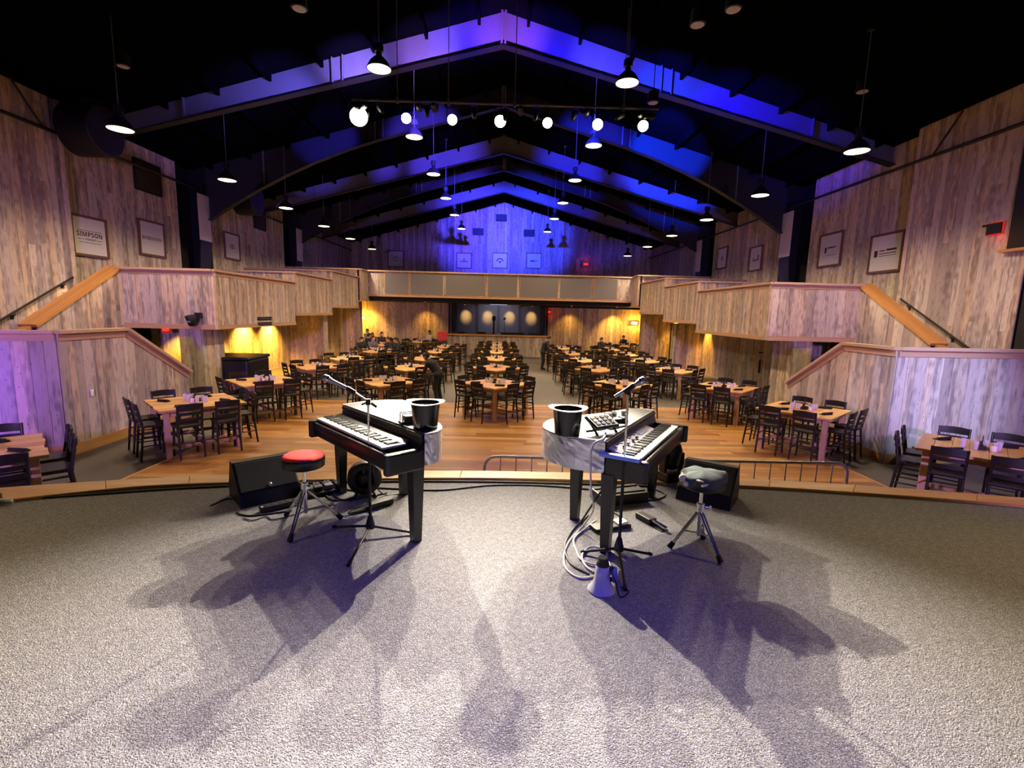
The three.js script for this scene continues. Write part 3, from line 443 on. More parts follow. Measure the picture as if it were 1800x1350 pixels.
// exit signs and small wall fittings
function exitSign(p, turn, label, w = 0.3) {
  const e = thing('exit_sign', label, 'exit sign', p, turn); obj('housing', rbox(w, w * 0.62, 0.05, 0.01), mt.white, e);
  const c = document.createElement('canvas'); c.width = 256; c.height = 160; const x = c.getContext('2d'); x.fillStyle = '#3a0505'; x.fillRect(0, 0, 256, 160); x.fillStyle = '#ff3020'; x.font = 'bold 92px sans-serif'; x.textAlign = 'center'; x.fillText('EXIT', 128, 112);
  const t = new THREE.CanvasTexture(c); t.colorSpace = THREE.SRGBColorSpace; const g = new THREE.PlaneGeometry(w * 0.94, w * 0.56); g.translate(0, 0, 0.028);
  obj('lit_face', g, new THREE.MeshStandardMaterial({ color: 0x220000, emissive: 0xffffff, emissiveMap: t, emissiveIntensity: 4 }), e);
  const l = new THREE.PointLight(0xff2010, 0.5, 0, 2); l.position.set(0, 0, 0.12); l.castShadow = true; e.add(l);
}
exitSign([-9.62, 2.11, -14.3], 0, 'red exit sign under the left balcony end beside the pillar');
exitSign([6.6, 6.8, -39.4], 0, 'red exit sign on the far gable above the rear balcony', 0.5);
exitSign([3.2, 2.95, -32.9], 0, 'red exit sign beside the right edge of the far stage', 0.34);
{
  let q = thing('wall_light', 'black pivoting stage light on the end of the left balcony', 'stage light', [-8.45, 2.42, -13.78]);
  obj('body', T(lathe([[0, 0.13], [0.15, 0.13], [0.1, -0.13], [0, -0.13]], 18), -0.03, 0, 0.1, 0.25), mt.blackPaint, q); obj('bracket', [box(0.16, 0.16, 0.1, 0.1, 0.14, 0.0), box(0.06, 0.2, 0.06, 0.08, 0.05, 0.04)], mt.blackPaint, q); obj('label_plate', box(0.1, 0.04, 0.01, -0.03, -0.03, 0.235, 0.25), mt.badge, q);
  q = thing('air_slot', 'two black air slots low on the left balcony front', 'vent', [-7.96, 2.36, -16.75], PI / 2); for (const y of [0.09, -0.09]) { obj('slot', rbox(0.95, 0.11, 0.03, 0.01, 0, y, 0), mt.blackPaint, q); obj('slot_blade', box(0.9, 0.01, 0.02, 0, y, 0.015), mt.steel, q); }
  q = thing('wall_switch', 'white switch plate on the low left stair wall', 'switch', [-7.86, 1.1, -9.5], PI / 2); obj('plate', rbox(0.08, 0.13, 0.01, 0.004), mt.white, q); obj('rocker', rbox(0.03, 0.06, 0.012, 0.004, 0, 0, 0.006), mt.ivory, q);
  q = thing('wall_screen', 'small black screen with a red-lit rim on the right wall', 'screen', [11.42, 5.05, -11.35], -PI / 2); obj('case', rbox(0.34, 0.24, 0.06, 0.01), mt.blackPaint, q); obj('rim', [box(0.38, 0.02, 0.04, 0, 0.13, -0.015), box(0.38, 0.02, 0.04, 0, -0.13, -0.015), box(0.02, 0.28, 0.04, 0.19, 0, -0.015)], glow(0xff3018, 0.5), q); obj('arm', box(0.2, 0.04, 0.04, -0.2, 0.1, -0.01), mt.blackPaint, q);
  const rl = new THREE.PointLight(0xff4020, 0.08, 0, 2); rl.position.set(0.1, -0.22, 0.1); rl.castShadow = true; q.add(rl);
  q = struct('window_1'); obj('opening', box(0.08, 2.6, 1.6, 11.46, 5.85, -10.2), mt.blackPaint, q); obj('window_sill', grain(box(0.2, 0.06, 1.75, 11.4, 4.5, -10.2), 2), mt.cap, q);
  q = thing('control_panel', 'narrow dark door pull on the board wall under the right balcony', 'door handle', [10.3, 1.0, -18.75], -PI / 2); obj('pull', rbox(0.06, 0.5, 0.05, 0.01, 0, 0, 0.03), mt.blackPaint, q); obj('plate', box(0.3, 0.05, 0.02, 0, 0.55, 0.03), mt.blackPaint, q);
}

// ---------------------------------------------------------------- counter stools
function stoolParts(near) {
  const legW = 0.04, P = { seat: [], leg: [], slat: [], stretcher: [] };
  P.seat.push(rbox(0.43, 0.05, 0.41, 0.018, 0, 0.635, 0.0));
  for (const s of [-1, 1]) {
    P.leg.push([rod([s * 0.195, 0, -0.19], [s * 0.175, 0.62, -0.165], legW * 0.45, legW * 0.6, 6)]);
    P.leg.push([rod([s * 0.2, 0, 0.24], [s * 0.19, 0.62, 0.175], legW * 0.45, legW * 0.6, 6), rod([s * 0.19, 0.6, 0.175], [s * 0.2, 1.06, 0.25], legW * 0.6, legW * 0.48, 6)]);
  }
  for (const [y, h, z] of [[1.0, 0.11, 0.242], [0.88, 0.06, 0.222], [0.77, 0.06, 0.204]]) { const g = new THREE.BoxGeometry(0.37, h, 0.018, 6, 1, 1), p = g.attributes.position; for (let i = 0; i < p.count; i++) { const t = p.getX(i) / 0.19; p.setZ(i, p.getZ(i) + 0.028 * (1 - t * t)); if (h > 0.1 && p.getY(i) > 0) p.setY(i, p.getY(i) + 0.014 * (1 - t * t)); } g.computeVertexNormals(); g.translate(0, y, z); P.slat.push(g); }
  for (const [a, b] of [[[-0.19, 0.2, -0.183], [0.19, 0.2, -0.183]], [[-0.185, 0.42, -0.175], [0.185, 0.42, -0.175]], [[-0.195, 0.33, 0.208], [0.195, 0.33, 0.208]], ...[-1, 1].flatMap((s) => [[[s * 0.19, 0.27, -0.18], [s * 0.198, 0.27, 0.214]], [[s * 0.184, 0.44, -0.172], [s * 0.195, 0.44, 0.195]]])]) P.stretcher.push(rod(a, b, 0.012, 0.012, 5));
  return P;
}
const SP = stoolParts();
function newStool() {
  const o = new THREE.Group();
  obj('seat', SP.seat, mt.stoolSeat, o); SP.leg.forEach((l) => obj('leg', l, mt.stool, o)); SP.slat.forEach((g) => obj('back_slat', g, mt.stool, o)); SP.stretcher.forEach((g) => obj('stretcher', g, mt.stool, o));
  return o;
}
const stool0 = newStool(), farStool = merge([...SP.seat, ...SP.leg.flat(), ...SP.slat, ...SP.stretcher]);
const nth = ['first', 'second', 'third', 'fourth', 'fifth', 'sixth', 'seventh'];
function placeStool(p, turn, near, label, group) {
  const o = near ? stool0.clone() : new THREE.Mesh(farStool, mt.stool);
  o.name = numbered('counter_stool'); o.position.set(...p); o.rotation.y = turn; o.castShadow = o.receiveShadow = true; scene.add(o); return tag(o, label, 'stool', group);
}
// ---------------------------------------------------------------- high tables with their stools and tableware
const TH = 0.93, HS = 0.735;
const topPlanks = []; { let y = -HS; const ws = [0.2, 0.21, 0.205, 0.22, 0.205, 0.215, 0.215]; for (const w of ws) { const e0 = rr(-0.022, 0.012), e1 = rr(-0.022, 0.012); topPlanks.push(grain(rbox(2 * HS + e0 + e1, 0.042, w - 0.004, 0.006, (e1 - e0) / 2, TH - 0.021, y + w / 2), 0)); y += w; } }
const legG = grain(rbox(0.095, TH - 0.042, 0.095, 0.008, 0, (TH - 0.042) / 2, 0), 1), apronG = [grain(box(1.18, 0.1, 0.03, 0, TH - 0.095, 0.6), 0), grain(box(1.18, 0.1, 0.03, 0, TH - 0.095, -0.6), 0), grain(box(0.03, 0.1, 1.18, 0.6, TH - 0.095, 0), 2), grain(box(0.03, 0.1, 1.18, -0.6, TH - 0.095, 0), 2)];
const strG = [grain(box(1.2, 0.07, 0.04, 0, 0.2, 0.6), 0), grain(box(1.2, 0.07, 0.04, 0, 0.2, -0.6), 0), grain(box(0.04, 0.07, 1.2, 0.0, 0.2, 0), 2)];
const farTop = merge(topPlanks);
const cupG = lathe([[0, 0.004], [0.029, 0], [0.031, 0.004], [0.039, 0.128], [0.036, 0.128], [0.0285, 0.008], [0, 0.008]], 14);
const candleG = lathe([[0, 0], [0.034, 0], [0.038, 0.01], [0.038, 0.08], [0.034, 0.082], [0.033, 0.03], [0, 0.03]], 14);
const napG = (() => { const l = []; for (let i = 0; i < 3; i++) l.push(rbox(0.26 - i * 0.03, 0.012, 0.1 - i * 0.016, 0.004, 0.01 * i, 0.006 + i * 0.01, 0.012 * i, 0, (i - 1) * 0.16, 0)); l.push(rod([-0.12, 0.034, 0.02], [0.14, 0.036, 0.035], 0.016, 0.02, 8)); return merge(l); })();
const caddyG = merge([rbox(0.2, 0.012, 0.1, 0.004, 0, 0.006, 0), ...[-1, 1].map((s) => box(0.2, 0.05, 0.004, 0, 0.03, s * 0.048)), ...[-1, 1].map((s) => box(0.004, 0.05, 0.096, s * 0.098, 0.03, 0)), rod([0, 0, 0], [0, 0.16, 0], 0.006), T(new THREE.TorusGeometry(0.03, 0.006, 6, 14), 0, 0.18, 0)]);
const shakerG = lathe([[0, 0], [0.024, 0], [0.026, 0.05], [0.018, 0.085], [0.02, 0.1], [0.012, 0.115], [0, 0.117]], 12);
function table(x, z, deg, near, phrase, skip = [], people = {}) {
  const a = (deg * PI) / 180, t = thing('high_table', `square light wood high table, the ${phrase}`, 'table', [x, 0, z], a);
  if (near) topPlanks.forEach((g) => obj('top_plank', g, pick(TBL), t)); else obj('table_top', farTop, pick(TBL), t);
  for (const [p, q] of [[1, 1], [1, -1], [-1, 1], [-1, -1]]) { const m = obj('leg', legG, mt.post, t); m.position.set(p * 0.6, 0, q * 0.6); }
  if (near) { apronG.forEach((g) => obj('apron', g, mt.post, t)); strG.forEach((g) => obj('stretcher', g, mt.post, t)); } else obj('apron', apronG, mt.post, t);
  const at = (lx, lz) => [x + lx * Math.cos(a) + lz * Math.sin(a), z - lx * Math.sin(a) + lz * Math.cos(a)];
  // stools: k = 0 right front, 1 right back, 2 left back, 3 left front of the diamond
  const sides = ['right-front', 'right-back', 'left-back', 'left-front'], corner = [['front', 'right'], ['right', 'back'], ['back', 'left'], ['left', 'front']];
  for (let k = 0; k < 4; k++) for (const e of [-1, 1]) {
    if (skip.includes(k * 2 + (e + 1) / 2)) continue;
    const who = people[k * 2 + (e + 1) / 2], r = a + k * PI / 2, d = HS + (who ? 0.2 : rr(0.0, 0.07)), off = e * (0.33 + rr(-0.015, 0.015)), px = x + Math.sin(r) * d + Math.cos(r) * off, pz = z + Math.cos(r) * d - Math.sin(r) * off;
    placeStool([px, 0, pz], r + rr(-0.06, 0.06), near, `dark ladder-back stool, ${sides[k]} side by the ${corner[k][(e + 1) / 2]} corner, ${phrase}`, `stools at the ${phrase}`);
    if (who) person(who[0], [px, 0, pz], r + PI, who[1], mt.trousers, mt.hair, who[2]);
  }
  const put = (name, g, m, lx, lz, label, cat, turn = rr(0, 6), y = TH) => { const [px, pz] = at(lx, lz), o = obj(name, g, m); o.position.set(px, y, pz); o.rotation.y = turn; return tag(o, label, cat); };
  const cups = near ? [[-0.2, -0.1], [-0.11, -0.2], [-0.1, 0.02], [0.12, -0.06], [0.2, 0.08], [0.1, 0.2]] : [[-0.17, -0.08], [-0.06, -0.18], [0.16, 0.06], [0.07, 0.18]];
  const order = near ? ['leftmost', 'second from left', 'third from left', 'third from right', 'second from right', 'rightmost'] : ['leftmost', 'second from left', 'second from right', 'rightmost'];
  const rot = (u, v) => { const cs = Math.cos(-a), sn = Math.sin(-a); return [u * cs + v * sn, -u * sn + v * cs]; };
  cups.map(([u, v]) => [u * 1.25 + rr(-0.02, 0.02), v * 0.7 + rr(-0.03, 0.03)]).sort((p, q) => p[0] - q[0]).forEach(([u, v], i) => put('tumbler', cupG, mt.cup, ...rot(u, v), `clear plastic tumbler, ${order[i]} on the ${phrase}`, 'tumbler'));
  put('condiment_caddy', caddyG, mt.caddy, ...rot(0.02, 0), `small black caddy with ring handle, ${phrase}`, 'caddy', a);
  put('shaker', shakerG, mt.caddy, ...rot(-0.01, 0), `dark shaker standing in the caddy, ${phrase}`, 'shaker', 0, TH + 0.012);
  if (near) put('candle_jar', candleG, mt.candle, ...rot(0.05, 0.16), `pale candle jar by the caddy, ${phrase}`, 'candle');
  const naps = near ? [[-0.55, 0.1, 'left'], [0.55, -0.12, 'right'], [0.12, 0.56, 'front'], [-0.1, -0.56, 'back']] : [[-0.6, 0.0, 'left'], [0.6, 0.0, 'right']];
  for (const [u, v, l] of naps) put('napkin_roll', napG, mt.napkin, ...rot(u, v), `black napkin roll near the ${l} corner, ${phrase}`, 'napkin', rr(-0.5, 0.5));
}
[-13.2, -16.95, -20.35, -23.75, -26.75, -29.4].forEach((z, i) => table(0.0 - i * 0.04, z, 45, i === 0, `${nth[i]} table of the centre row`));
[-13.16, -16.45, -19.7, -23.1, -26.3].forEach((z, i) => table(-2.93, z, 45, i === 0, `${nth[i]} table of the inner left row`, i === 1 ? [1] : []));
[-13.55, -17.3, -20.5, -23.75, -27.3].forEach((z, i) => table(3.48, z, 45, i === 0, `${nth[i]} table of the inner right row`));
const LP = [, , , , { 5: [0, mt.cloth, 'person in black with bowed head seated farthest left at the fifth outer-left table'], 3: [0, mt.clothBlue, 'person in dark blue seated at the back of the fifth outer-left table'], 4: [1, mt.clothGrey, 'person in grey seated low between the two dark-clothed diners'], 2: [0, mt.cloth, 'person in black seated at the right corner of the fifth outer-left table'] },
  { 4: [1, mt.cloth, 'long-haired person in black seated behind the sixth outer-left table'], 5: [0, mt.clothBlue, 'person in dark blue seated at the left of the sixth outer-left table'], 6: [0, mt.cloth, 'person in black seated at the front left of the sixth outer-left table'] }];
[[-6.02, -9.72], [-6.08, -12.72], [-5.95, -16.15], [-5.9, -19.1], [-5.7, -22.6], [-6.3, -26.7]].forEach(([x, z], i) => table(x, z, 45, i < 2, `${nth[i]} table of the outer left row`, [], LP[i]));
[[6.8, -10.3], [6.45, -13.42], [6.35, -17.4], [6.35, -20.9], [6.3, -24.0], [6.2, -27.2]].forEach(([x, z], i) => table(x, z, i === 0 ? 41 : 45, i < 2, `${nth[i]} table of the outer right row`, [], i === 5 ? { 4: [0, mt.cloth, 'person in black seated before the amber wall on the right'] } : {}));
table(-7.6, -30.6, 45, false, 'rear table by the left wall lamp', [], { 5: [1, mt.clothWhite, 'person in a pale top seated deepest beside the left wall lamp'] });
table(-5.0, -30.3, 45, false, 'rear table by the grey far wall', [], { 3: [1, mt.clothWhite, 'dark-haired person in a white top seated by the grey far wall'] });
table(7.7, -30.9, 45, false, 'rear table by the right wall lamp', [], { 3: [0, mt.clothBlue, 'person in dark blue seated by the right amber wall lamp'] });
table(-6.6, -6.05, 45, true, 'stage-side table by the low left wall', [6, 7]);
table(7.72, -7.25, 45, true, 'stage-side table by the low right wall', [0, 1]);
// black upholstered booth under the left balcony, red chair, far clutter
{
  let q = thing('booth', 'big black upholstered booth bench under the left balcony', 'booth', [-8.6, 0, -15.6], 0.05);
  obj('back_block', rbox(1.9, 1.22, 1.5, 0.1, 0, 0.61, 0), mt.leather, q); obj('top_pad', rbox(1.95, 0.1, 1.55, 0.045, 0, 1.24, 0), mt.satin, q); obj('base_rail', box(1.92, 0.1, 1.52, 0, 0.05, 0), mt.blackPaint, q);
  q = thing('red_chair', 'red upholstered high chair against the far board wall', 'chair', [-3.5, 0, -29.3], 0.2);
  obj('back', rbox(0.56, 0.56, 0.08, 0.03, 0, 1.34, -0.22, -0.1), mt.redSeat, q); obj('seat', rbox(0.56, 0.12, 0.5, 0.04, 0, 0.98, 0), mt.dark, q); for (const [a, b] of [[1, 1], [1, -1], [-1, 1], [-1, -1]]) obj('leg', rod([a * 0.26, 0, b * 0.22], [a * 0.24, 0.95, b * 0.2], 0.02), mt.stool, q);
  for (const [x, w, l] of [[-2.6, 0.45, 'small black floor monitor at the left end of the far stage'], [-1.3, 0.6, 'low black floor monitor left of centre on the far stage'], [0.75, 1.5, 'long low black box right of centre on the far stage'], [2.3, 0.9, 'low black floor monitor at the right end of the far stage']]) {
    const m = thing('floor_monitor', l, 'floor monitor', [x, 1.38, -31.9]); obj('cabinet', T(slab([[-w / 2, 0], [w / 2, 0], [w / 2, -0.35], [-w / 2, -0.35]], 0.16, 0.02), 0, 0, 0), mt.blackPaint, m); obj('grille_face', box(w * 0.9, 0.12, 0.01, 0, 0.08, 0.003), mt.grille, m);
  }
  q = thing('podium_stand', 'tall black silhouetted stand with a head unit on the far stage', 'stand', [-0.48, 1.38, -32.1]); obj('post', rod([0, 0, 0], [0, 0.95, 0], 0.07, 0.06), mt.blackPaint, q); obj('head', rbox(0.24, 0.3, 0.2, 0.04, 0, 1.06, 0), mt.blackPaint, q); obj('base', cyl(0.25, 0.27, 0.03, 0, 0.015, 0), mt.blackPaint, q);
  q = thing('mic_stand', 'thin black microphone stand right of the tall stand on the far stage', 'microphone stand', [0.22, 1.38, -32.6]); obj('pole', rod([0, 0, 0], [0, 1.0, 0], 0.015), mt.blackPaint, q); obj('head', T(new THREE.SphereGeometry(0.09, 12, 8), 0, 1.05, 0), mt.blackPaint, q); obj('base', cyl(0.15, 0.16, 0.02, 0, 0.01, 0), mt.blackPaint, q);
}

// ---------------------------------------------------------------- on the stage: two shell pianos
const SL = S + 0.8 * K;   // top of the piano lids
const lidPts = [[0.03, 0.04], [0, 0.3], [0.05, 0.47], [0.14, 0.59], [0.28, 0.66], [0.46, 0.67], [0.66, 0.58], [0.86, 0.46], [1.06, 0.37], [1.26, 0.3], [1.38, 0.22], [1.43, 0.12], [1.43, 0.04]];
const outline = (n = 60, o = 0) => new THREE.CatmullRomCurve3(lidPts.map(([x, v]) => V(x, 0, -v)), false, 'centripetal').getPoints(n).map((p) => [p.x, p.z]);
function piano(p, turn, label, kind) {
  const g = thing('piano_shell', label, 'piano', p, turn), o = outline(), y1 = 0.8 * K, y0 = 0.575 * K;
  obj('lid', T(slab(o, 0.025, 0.006), 0, y1 - 0.025, 0), kind ? mt.lidGrey : mt.lid, g);
  obj('case', T(slab(o.map(([x, z]) => [0.73 + (x - 0.73) * 0.985, z * 0.985]), y1 - y0 - 0.03), 0, y0, 0), mt.satin, g);
  // crumpled silver wrap round the curved side
  const ring = (i0, i1, name) => {
    const pos = [], uv = [], ny = 8;
    const Q = (i, j) => { const [x, z] = o[i], dx = x - 0.7, dz = z + 0.3, l = Math.hypot(dx, dz), q = 0.004 + 0.008 * hash(i, j, 5); return [x + dx / l * q, y0 - 0.004 + (y1 - y0 - 0.008) * j / ny, z + dz / l * q]; };
    for (let i = i0; i < i1; i++) for (let j = 0; j < ny; j++) for (const [a, b] of [[0, 0], [1, 0], [1, 1], [0, 0], [1, 1], [0, 1]]) { pos.push(...Q(i + a, j + b)); uv.push((i + a) * 0.04, (j + b) * 0.03); }
    let w = new THREE.BufferGeometry(); w.setAttribute('position', new THREE.Float32BufferAttribute(pos, 3)); w.setAttribute('uv', new THREE.Float32BufferAttribute(uv, 2)); w.computeVertexNormals();
    obj(name, w, mt.silver, g);
  };
  ring(0, o.length - 1, 'silver_wrap');
  obj('lid_edge', tube([...o.map(([x, z]) => [x, y1 - 0.004, z])].filter((_, i) => i % 3 === 0), 0.008, 60, 5), kind ? mt.silver : mt.white, g);
  // front rail, key bed with cheeks, fallboard
  obj('key_bed', rbox(1.4, 0.1, 0.3, 0.02, 0.73, 0.61 * K, 0.1), mt.satin, g);
  obj('front_rail', rbox(1.4, 0.07, 0.05, 0.02, 0.73, 0.655 * K, 0.235), mt.satin, g);
  for (const x of [0.04, 1.42]) obj('cheek', T(slab([[-0.03, -0.02], [0.03, -0.02], [0.03, 0.26], [0.02, 0.285], [-0.02, 0.285], [-0.03, 0.26]], 0.16, 0.015), x, 0.55 * K, 0), mt.satin, g);
  obj('fallboard', [box(1.38, 0.2, 0.02, 0.73, 0.71 * K, -0.03, -0.25), rod([0.04, 0.775 * K, -0.045], [1.42, 0.775 * K, -0.045], 0.02, 0.02, 12)], kind ? mt.satin : mt.satinDark, g);
  const ky = 0.705 * K, k0 = kind ? 0.06 : 0.06, kw = kind ? 0.0235 : 0.0236;
  for (let i = 0; i < 52; i++) obj('white_key', rbox(kw - 0.0012, 0.02, 0.145, 0.003, k0 + kw * (i + 0.5), ky, 0.15), mt.ivory, g);
  const oct = [0, 2, 3, 5, 6]; for (let i = 0; i < 51; i++) if (oct.includes(i % 7)) obj('black_key', rbox(0.011, 0.018, 0.092, 0.003, k0 + kw * (i + 1), ky + 0.015, 0.122), mt.blackKey, g);
  if (kind) {
    obj('control_panel', rbox(0.95, 0.015, 0.12, 0.005, 0.55, ky + 0.02, 0.02, 0.28), mt.panelKeys, g);
    const bt = []; for (let i = 0; i < 9; i++) bt.push(rbox(0.035, 0.012, 0.02, 0.003, 0.16 + i * 0.055 + (i % 3) * 0.01, ky + 0.032, 0.02 + (i % 2 ? 0.025 : -0.02), 0.28)); obj('control_buttons', bt, mt.satinDark, g);
    obj('display', box(0.2, 0.006, 0.06, 0.78, ky + 0.03, 0.015, 0.28), mt.screenDim, g);
    obj('blue_tape', rbox(0.06, 0.03, 0.3, 0.008, 0.015, 0.71 * K, 0.08), mt.blueTape, g);
  } else {
    obj('cream_trim', [rbox(0.72, 0.016, 0.022, 0.004, 0.93, ky + 0.012, 0.06), rbox(0.03, 0.016, 0.2, 0.004, 1.3, ky + 0.01, 0.145)], mt.cream, g);
    obj('panel_face', box(1.22, 0.012, 0.06, 0.67, ky + 0.016, 0.025, 0.3), mt.satinDark, g);
    obj('pale_strip', rbox(0.035, 0.012, 0.16, 0.004, 1.42, 0.645 * K + 0.03, 0.16), mt.white, g);
  }
  const leg = (x, z) => { let a = new THREE.CylinderGeometry(0.068, 0.046, 0.575 * K, 4, 1); a.rotateY(PI / 4); a = a.toNonIndexed(); a.computeVertexNormals(); T(a, x, 0.575 * K / 2, z); obj('leg', a, mt.satin, g); };
  leg(0.05, 0); leg(1.37, 0); leg(0.47, -0.43);
  return g;
}
piano([-1.37, S, -4.55], -0.831, 'black shell piano with black digital keyboard and cream trim, beside the red throne', 0);
piano([0.975, S, -3.37], 1.022, 'black shell piano with broad silver side and grey control panel, trailing white cables', 1);
// upturned plastic top hats on the lids
function hat(p, label) {
  const h = thing('top_hat', label, 'hat', p);
  obj('crown', lathe([[0, 0], [0.09, 0], [0.096, 0.006], [0.112, 0.2], [0.108, 0.2], [0.092, 0.01], [0, 0.01]], 32), mt.hat, h);
  const b = new THREE.LatheGeometry([[0.112, 0.197], [0.13, 0.199], [0.15, 0.21], [0.153, 0.213], [0.148, 0.216], [0.125, 0.207], [0.108, 0.203]].map((q) => new THREE.Vector2(...q)), 36), q = b.attributes.position; for (let i = 0; i < q.count; i++) { const r = Math.hypot(q.getX(i), q.getZ(i)); q.setY(i, q.getY(i) - Math.max(0, r - 0.11) * 0.35 * Math.pow(Math.abs(q.getZ(i)) / r, 2)); } b.computeVertexNormals();
  obj('brim', b, mt.hatBrim, h);
  obj('band', lathe([[0.1085, 0.16], [0.1105, 0.16], [0.1125, 0.195], [0.11, 0.195]], 32), mt.hat, h); return h;
}
hat([-0.4, SL, -3.72], 'upturned glossy black top hat on the left piano lid'); hat([0.7, SL, -3.6], 'upturned glossy black top hat on the silver-sided piano');
// things on the lids
{
  let q = thing('gadget_rack', 'small black gadget rack with silver posts beside the left top hat', 'gadget', [-0.56, SL, -3.86], 0.5);
  obj('base', rbox(0.15, 0.02, 0.09, 0.006, 0, 0.01, 0), mt.satinDark, q); obj('body', rbox(0.1, 0.045, 0.06, 0.01, 0.01, 0.04, 0), mt.satinDark, q); for (const [x, z] of [[-0.06, 0.03], [0.06, 0.03], [-0.06, -0.03], [0.06, -0.03]]) obj('post', rod([x, 0.01, z], [x, 0.085, z], 0.006), mt.chrome, q); obj('top_bar', [rod([-0.06, 0.085, 0.03], [0.06, 0.085, 0.03], 0.005), rod([-0.06, 0.085, -0.03], [0.06, 0.085, -0.03], 0.005)], mt.chrome, q);
  q = thing('sound_module', 'tilted black sound module with lit grey face by the right top hat', 'sound module', [0.98, SL, -3.68], 0.55);
  obj('case', rbox(0.24, 0.022, 0.16, 0.006, 0, 0.085, 0, 0.42), mt.satinDark, q); obj('face', T(box(0.22, 0.004, 0.14), 0, 0.097, 0.005, 0.42), M(0x8d8a92, 0.5), q);
  for (let r = 0; r < 3; r++) for (let c = 0; c < 4; c++) obj('pad', T(rbox(0.034, 0.006, 0.028, 0.002, -0.075 + c * 0.05, 0, -0.04 + r * 0.04), 0, 0.1, 0.005, 0.42), c === 0 && r < 2 ? M(0xd9b13a, 0.5) : mt.satin, q);
  obj('stand_leg', [rod([-0.1, 0, 0.06], [-0.1, 0.075, -0.01], 0.008), rod([0.1, 0, 0.06], [0.1, 0.075, -0.01], 0.008), rod([-0.1, 0.004, 0.07], [-0.1, 0.12, -0.08], 0.008), rod([0.1, 0.004, 0.07], [0.1, 0.12, -0.08], 0.008), rod([-0.1, 0.006, -0.06], [0.1, 0.006, -0.06], 0.008)], mt.satinDark, q);
  for (const [x, z, l] of [[1.1, -4.06, 'left'], [1.17, -4.12, 'middle'], [1.27, -4.14, 'right']]) { const c = thing('shot_cup', `${l} of three small silver cups on the right piano lid`, 'cup', [x, SL, z]); obj('body', lathe([[0, 0], [0.024, 0], [0.032, 0.07], [0.03, 0.07], [0.022, 0.006], [0, 0.006]], 16), mt.chrome, c); obj('rim', T(new THREE.TorusGeometry(0.031, 0.003, 6, 18), 0, 0.07, 0, PI / 2), mt.chrome, c); }
  q = thing('microphone_pack', 'black wireless pack with silver clip among the cups', 'gadget', [1.19, SL, -3.99], 0.4); obj('body', rbox(0.14, 0.05, 0.08, 0.01, 0, 0.025, 0), mt.satinDark, q); obj('clip', rbox(0.03, 0.012, 0.09, 0.003, 0.03, 0.055, 0), mt.chrome, q); obj('antenna', rod([-0.05, 0.04, 0], [-0.09, 0.085, -0.02], 0.004), mt.satinDark, q);
  q = thing('notebook', 'flat silver tray with papers in front of the cups', 'tray', [1.13, SL, -3.87], 0.7); obj('tray', rbox(0.22, 0.014, 0.09, 0.004, 0, 0.007, 0), mt.silver, q); obj('paper', box(0.19, 0.003, 0.075, 0, 0.0155, 0, 0, 0.05), mt.white, q);
}
// drum thrones
function throne(p, feet, label, cover) {
  const g = thing('drum_throne', label, 'stool', [p[0], S, p[1]]), h = 0.6;
  const seat = lathe([[0, h - 0.095], [0.14, h - 0.095], [0.158, h - 0.085], [0.163, h - 0.03], [0.158, h - 0.01], [0.145, h - 0.002], [0, h]], 36); obj('seat', seat, mt.leather, g);
  if (cover === 'red') obj('seat_cover', lathe([[0.157, h - 0.012], [0.15, h + 0.004], [0.12, h + 0.014], [0.06, h + 0.02], [0, h + 0.021]], 36), mt.red, g);
  else {
    const c = lathe([[0.166, h - 0.04], [0.166, h - 0.005], [0.15, h + 0.012], [0.1, h + 0.028], [0.04, h + 0.034], [0, h + 0.034]], 40), q = c.attributes.position; for (let i = 0; i < q.count; i++) { const a = Math.atan2(q.getZ(i), q.getX(i)), r = Math.hypot(q.getX(i), q.getZ(i)) / 0.166; q.setY(i, q.getY(i) + r * r * (0.014 * Math.sin(a * 3 + 1) + 0.008 * Math.sin(a * 7)) + 0.012 * r * Math.cos(a)); const k = 1 + (r > 0.9 ? 0.03 * Math.sin(a * 5) : 0); q.setX(i, q.getX(i) * k); q.setZ(i, q.getZ(i) * k); } c.computeVertexNormals();
    obj('seat_cover', c, mt.greyCloth, g);
    obj('torn_foam', [T(new THREE.SphereGeometry(0.03, 10, 6), -0.165, h - 0.015, 0.035).scale(1, 1, 1), T(new THREE.SphereGeometry(0.022, 8, 6), -0.15, h - 0.045, 0.07), rbox(0.09, 0.012, 0.03, 0.005, -0.07, h - 0.002, 0.145, 0, 0.5, -0.3), rbox(0.07, 0.014, 0.022, 0.005, -0.045, h - 0.022, 0.16, 0, 0.3, 0.2)], mt.foam, g);
  }
  obj('upper_tube', rod([0, 0.3, 0], [0, h - 0.09, 0], 0.013, 0.013, 14), mt.chrome, g); obj('lower_tube', rod([0, 0.12, 0], [0, 0.36, 0], 0.018, 0.018, 14), mt.chrome, g);
  obj('clamp', [cyl(0.03, 0.03, 0.05, 0, 0.35, 0), rod([0, 0.35, 0], [0.06, 0.35, 0.02], 0.008), rbox(0.02, 0.035, 0.01, 0.003, 0.065, 0.35, 0.02)], mt.chrome, g);
  for (const [fx, fz] of feet) {
    const x = fx - p[0], z = fz - p[1], l = Math.hypot(x, z), nx = -z / l * 0.014, nz = x / l * 0.014;
    const lg = obj('leg', [-1, 1].map((s) => rod([x * 0.08 + nx * s, 0.3, z * 0.08 + nz * s], [x * 0.93 + nx * s * 0.5, 0.035, z * 0.93 + nz * s * 0.5], 0.008)), mt.chrome, g);
    obj('rubber_foot', rod([x * 0.87, 0.055, z * 0.87], [x, 0.012, z], 0.018, 0.022, 10), mt.rubber, lg);
    obj('brace', rod([0, 0.14, 0], [x * 0.55, 0.155, z * 0.55], 0.006), mt.chrome, g);
  }
  return g;
}
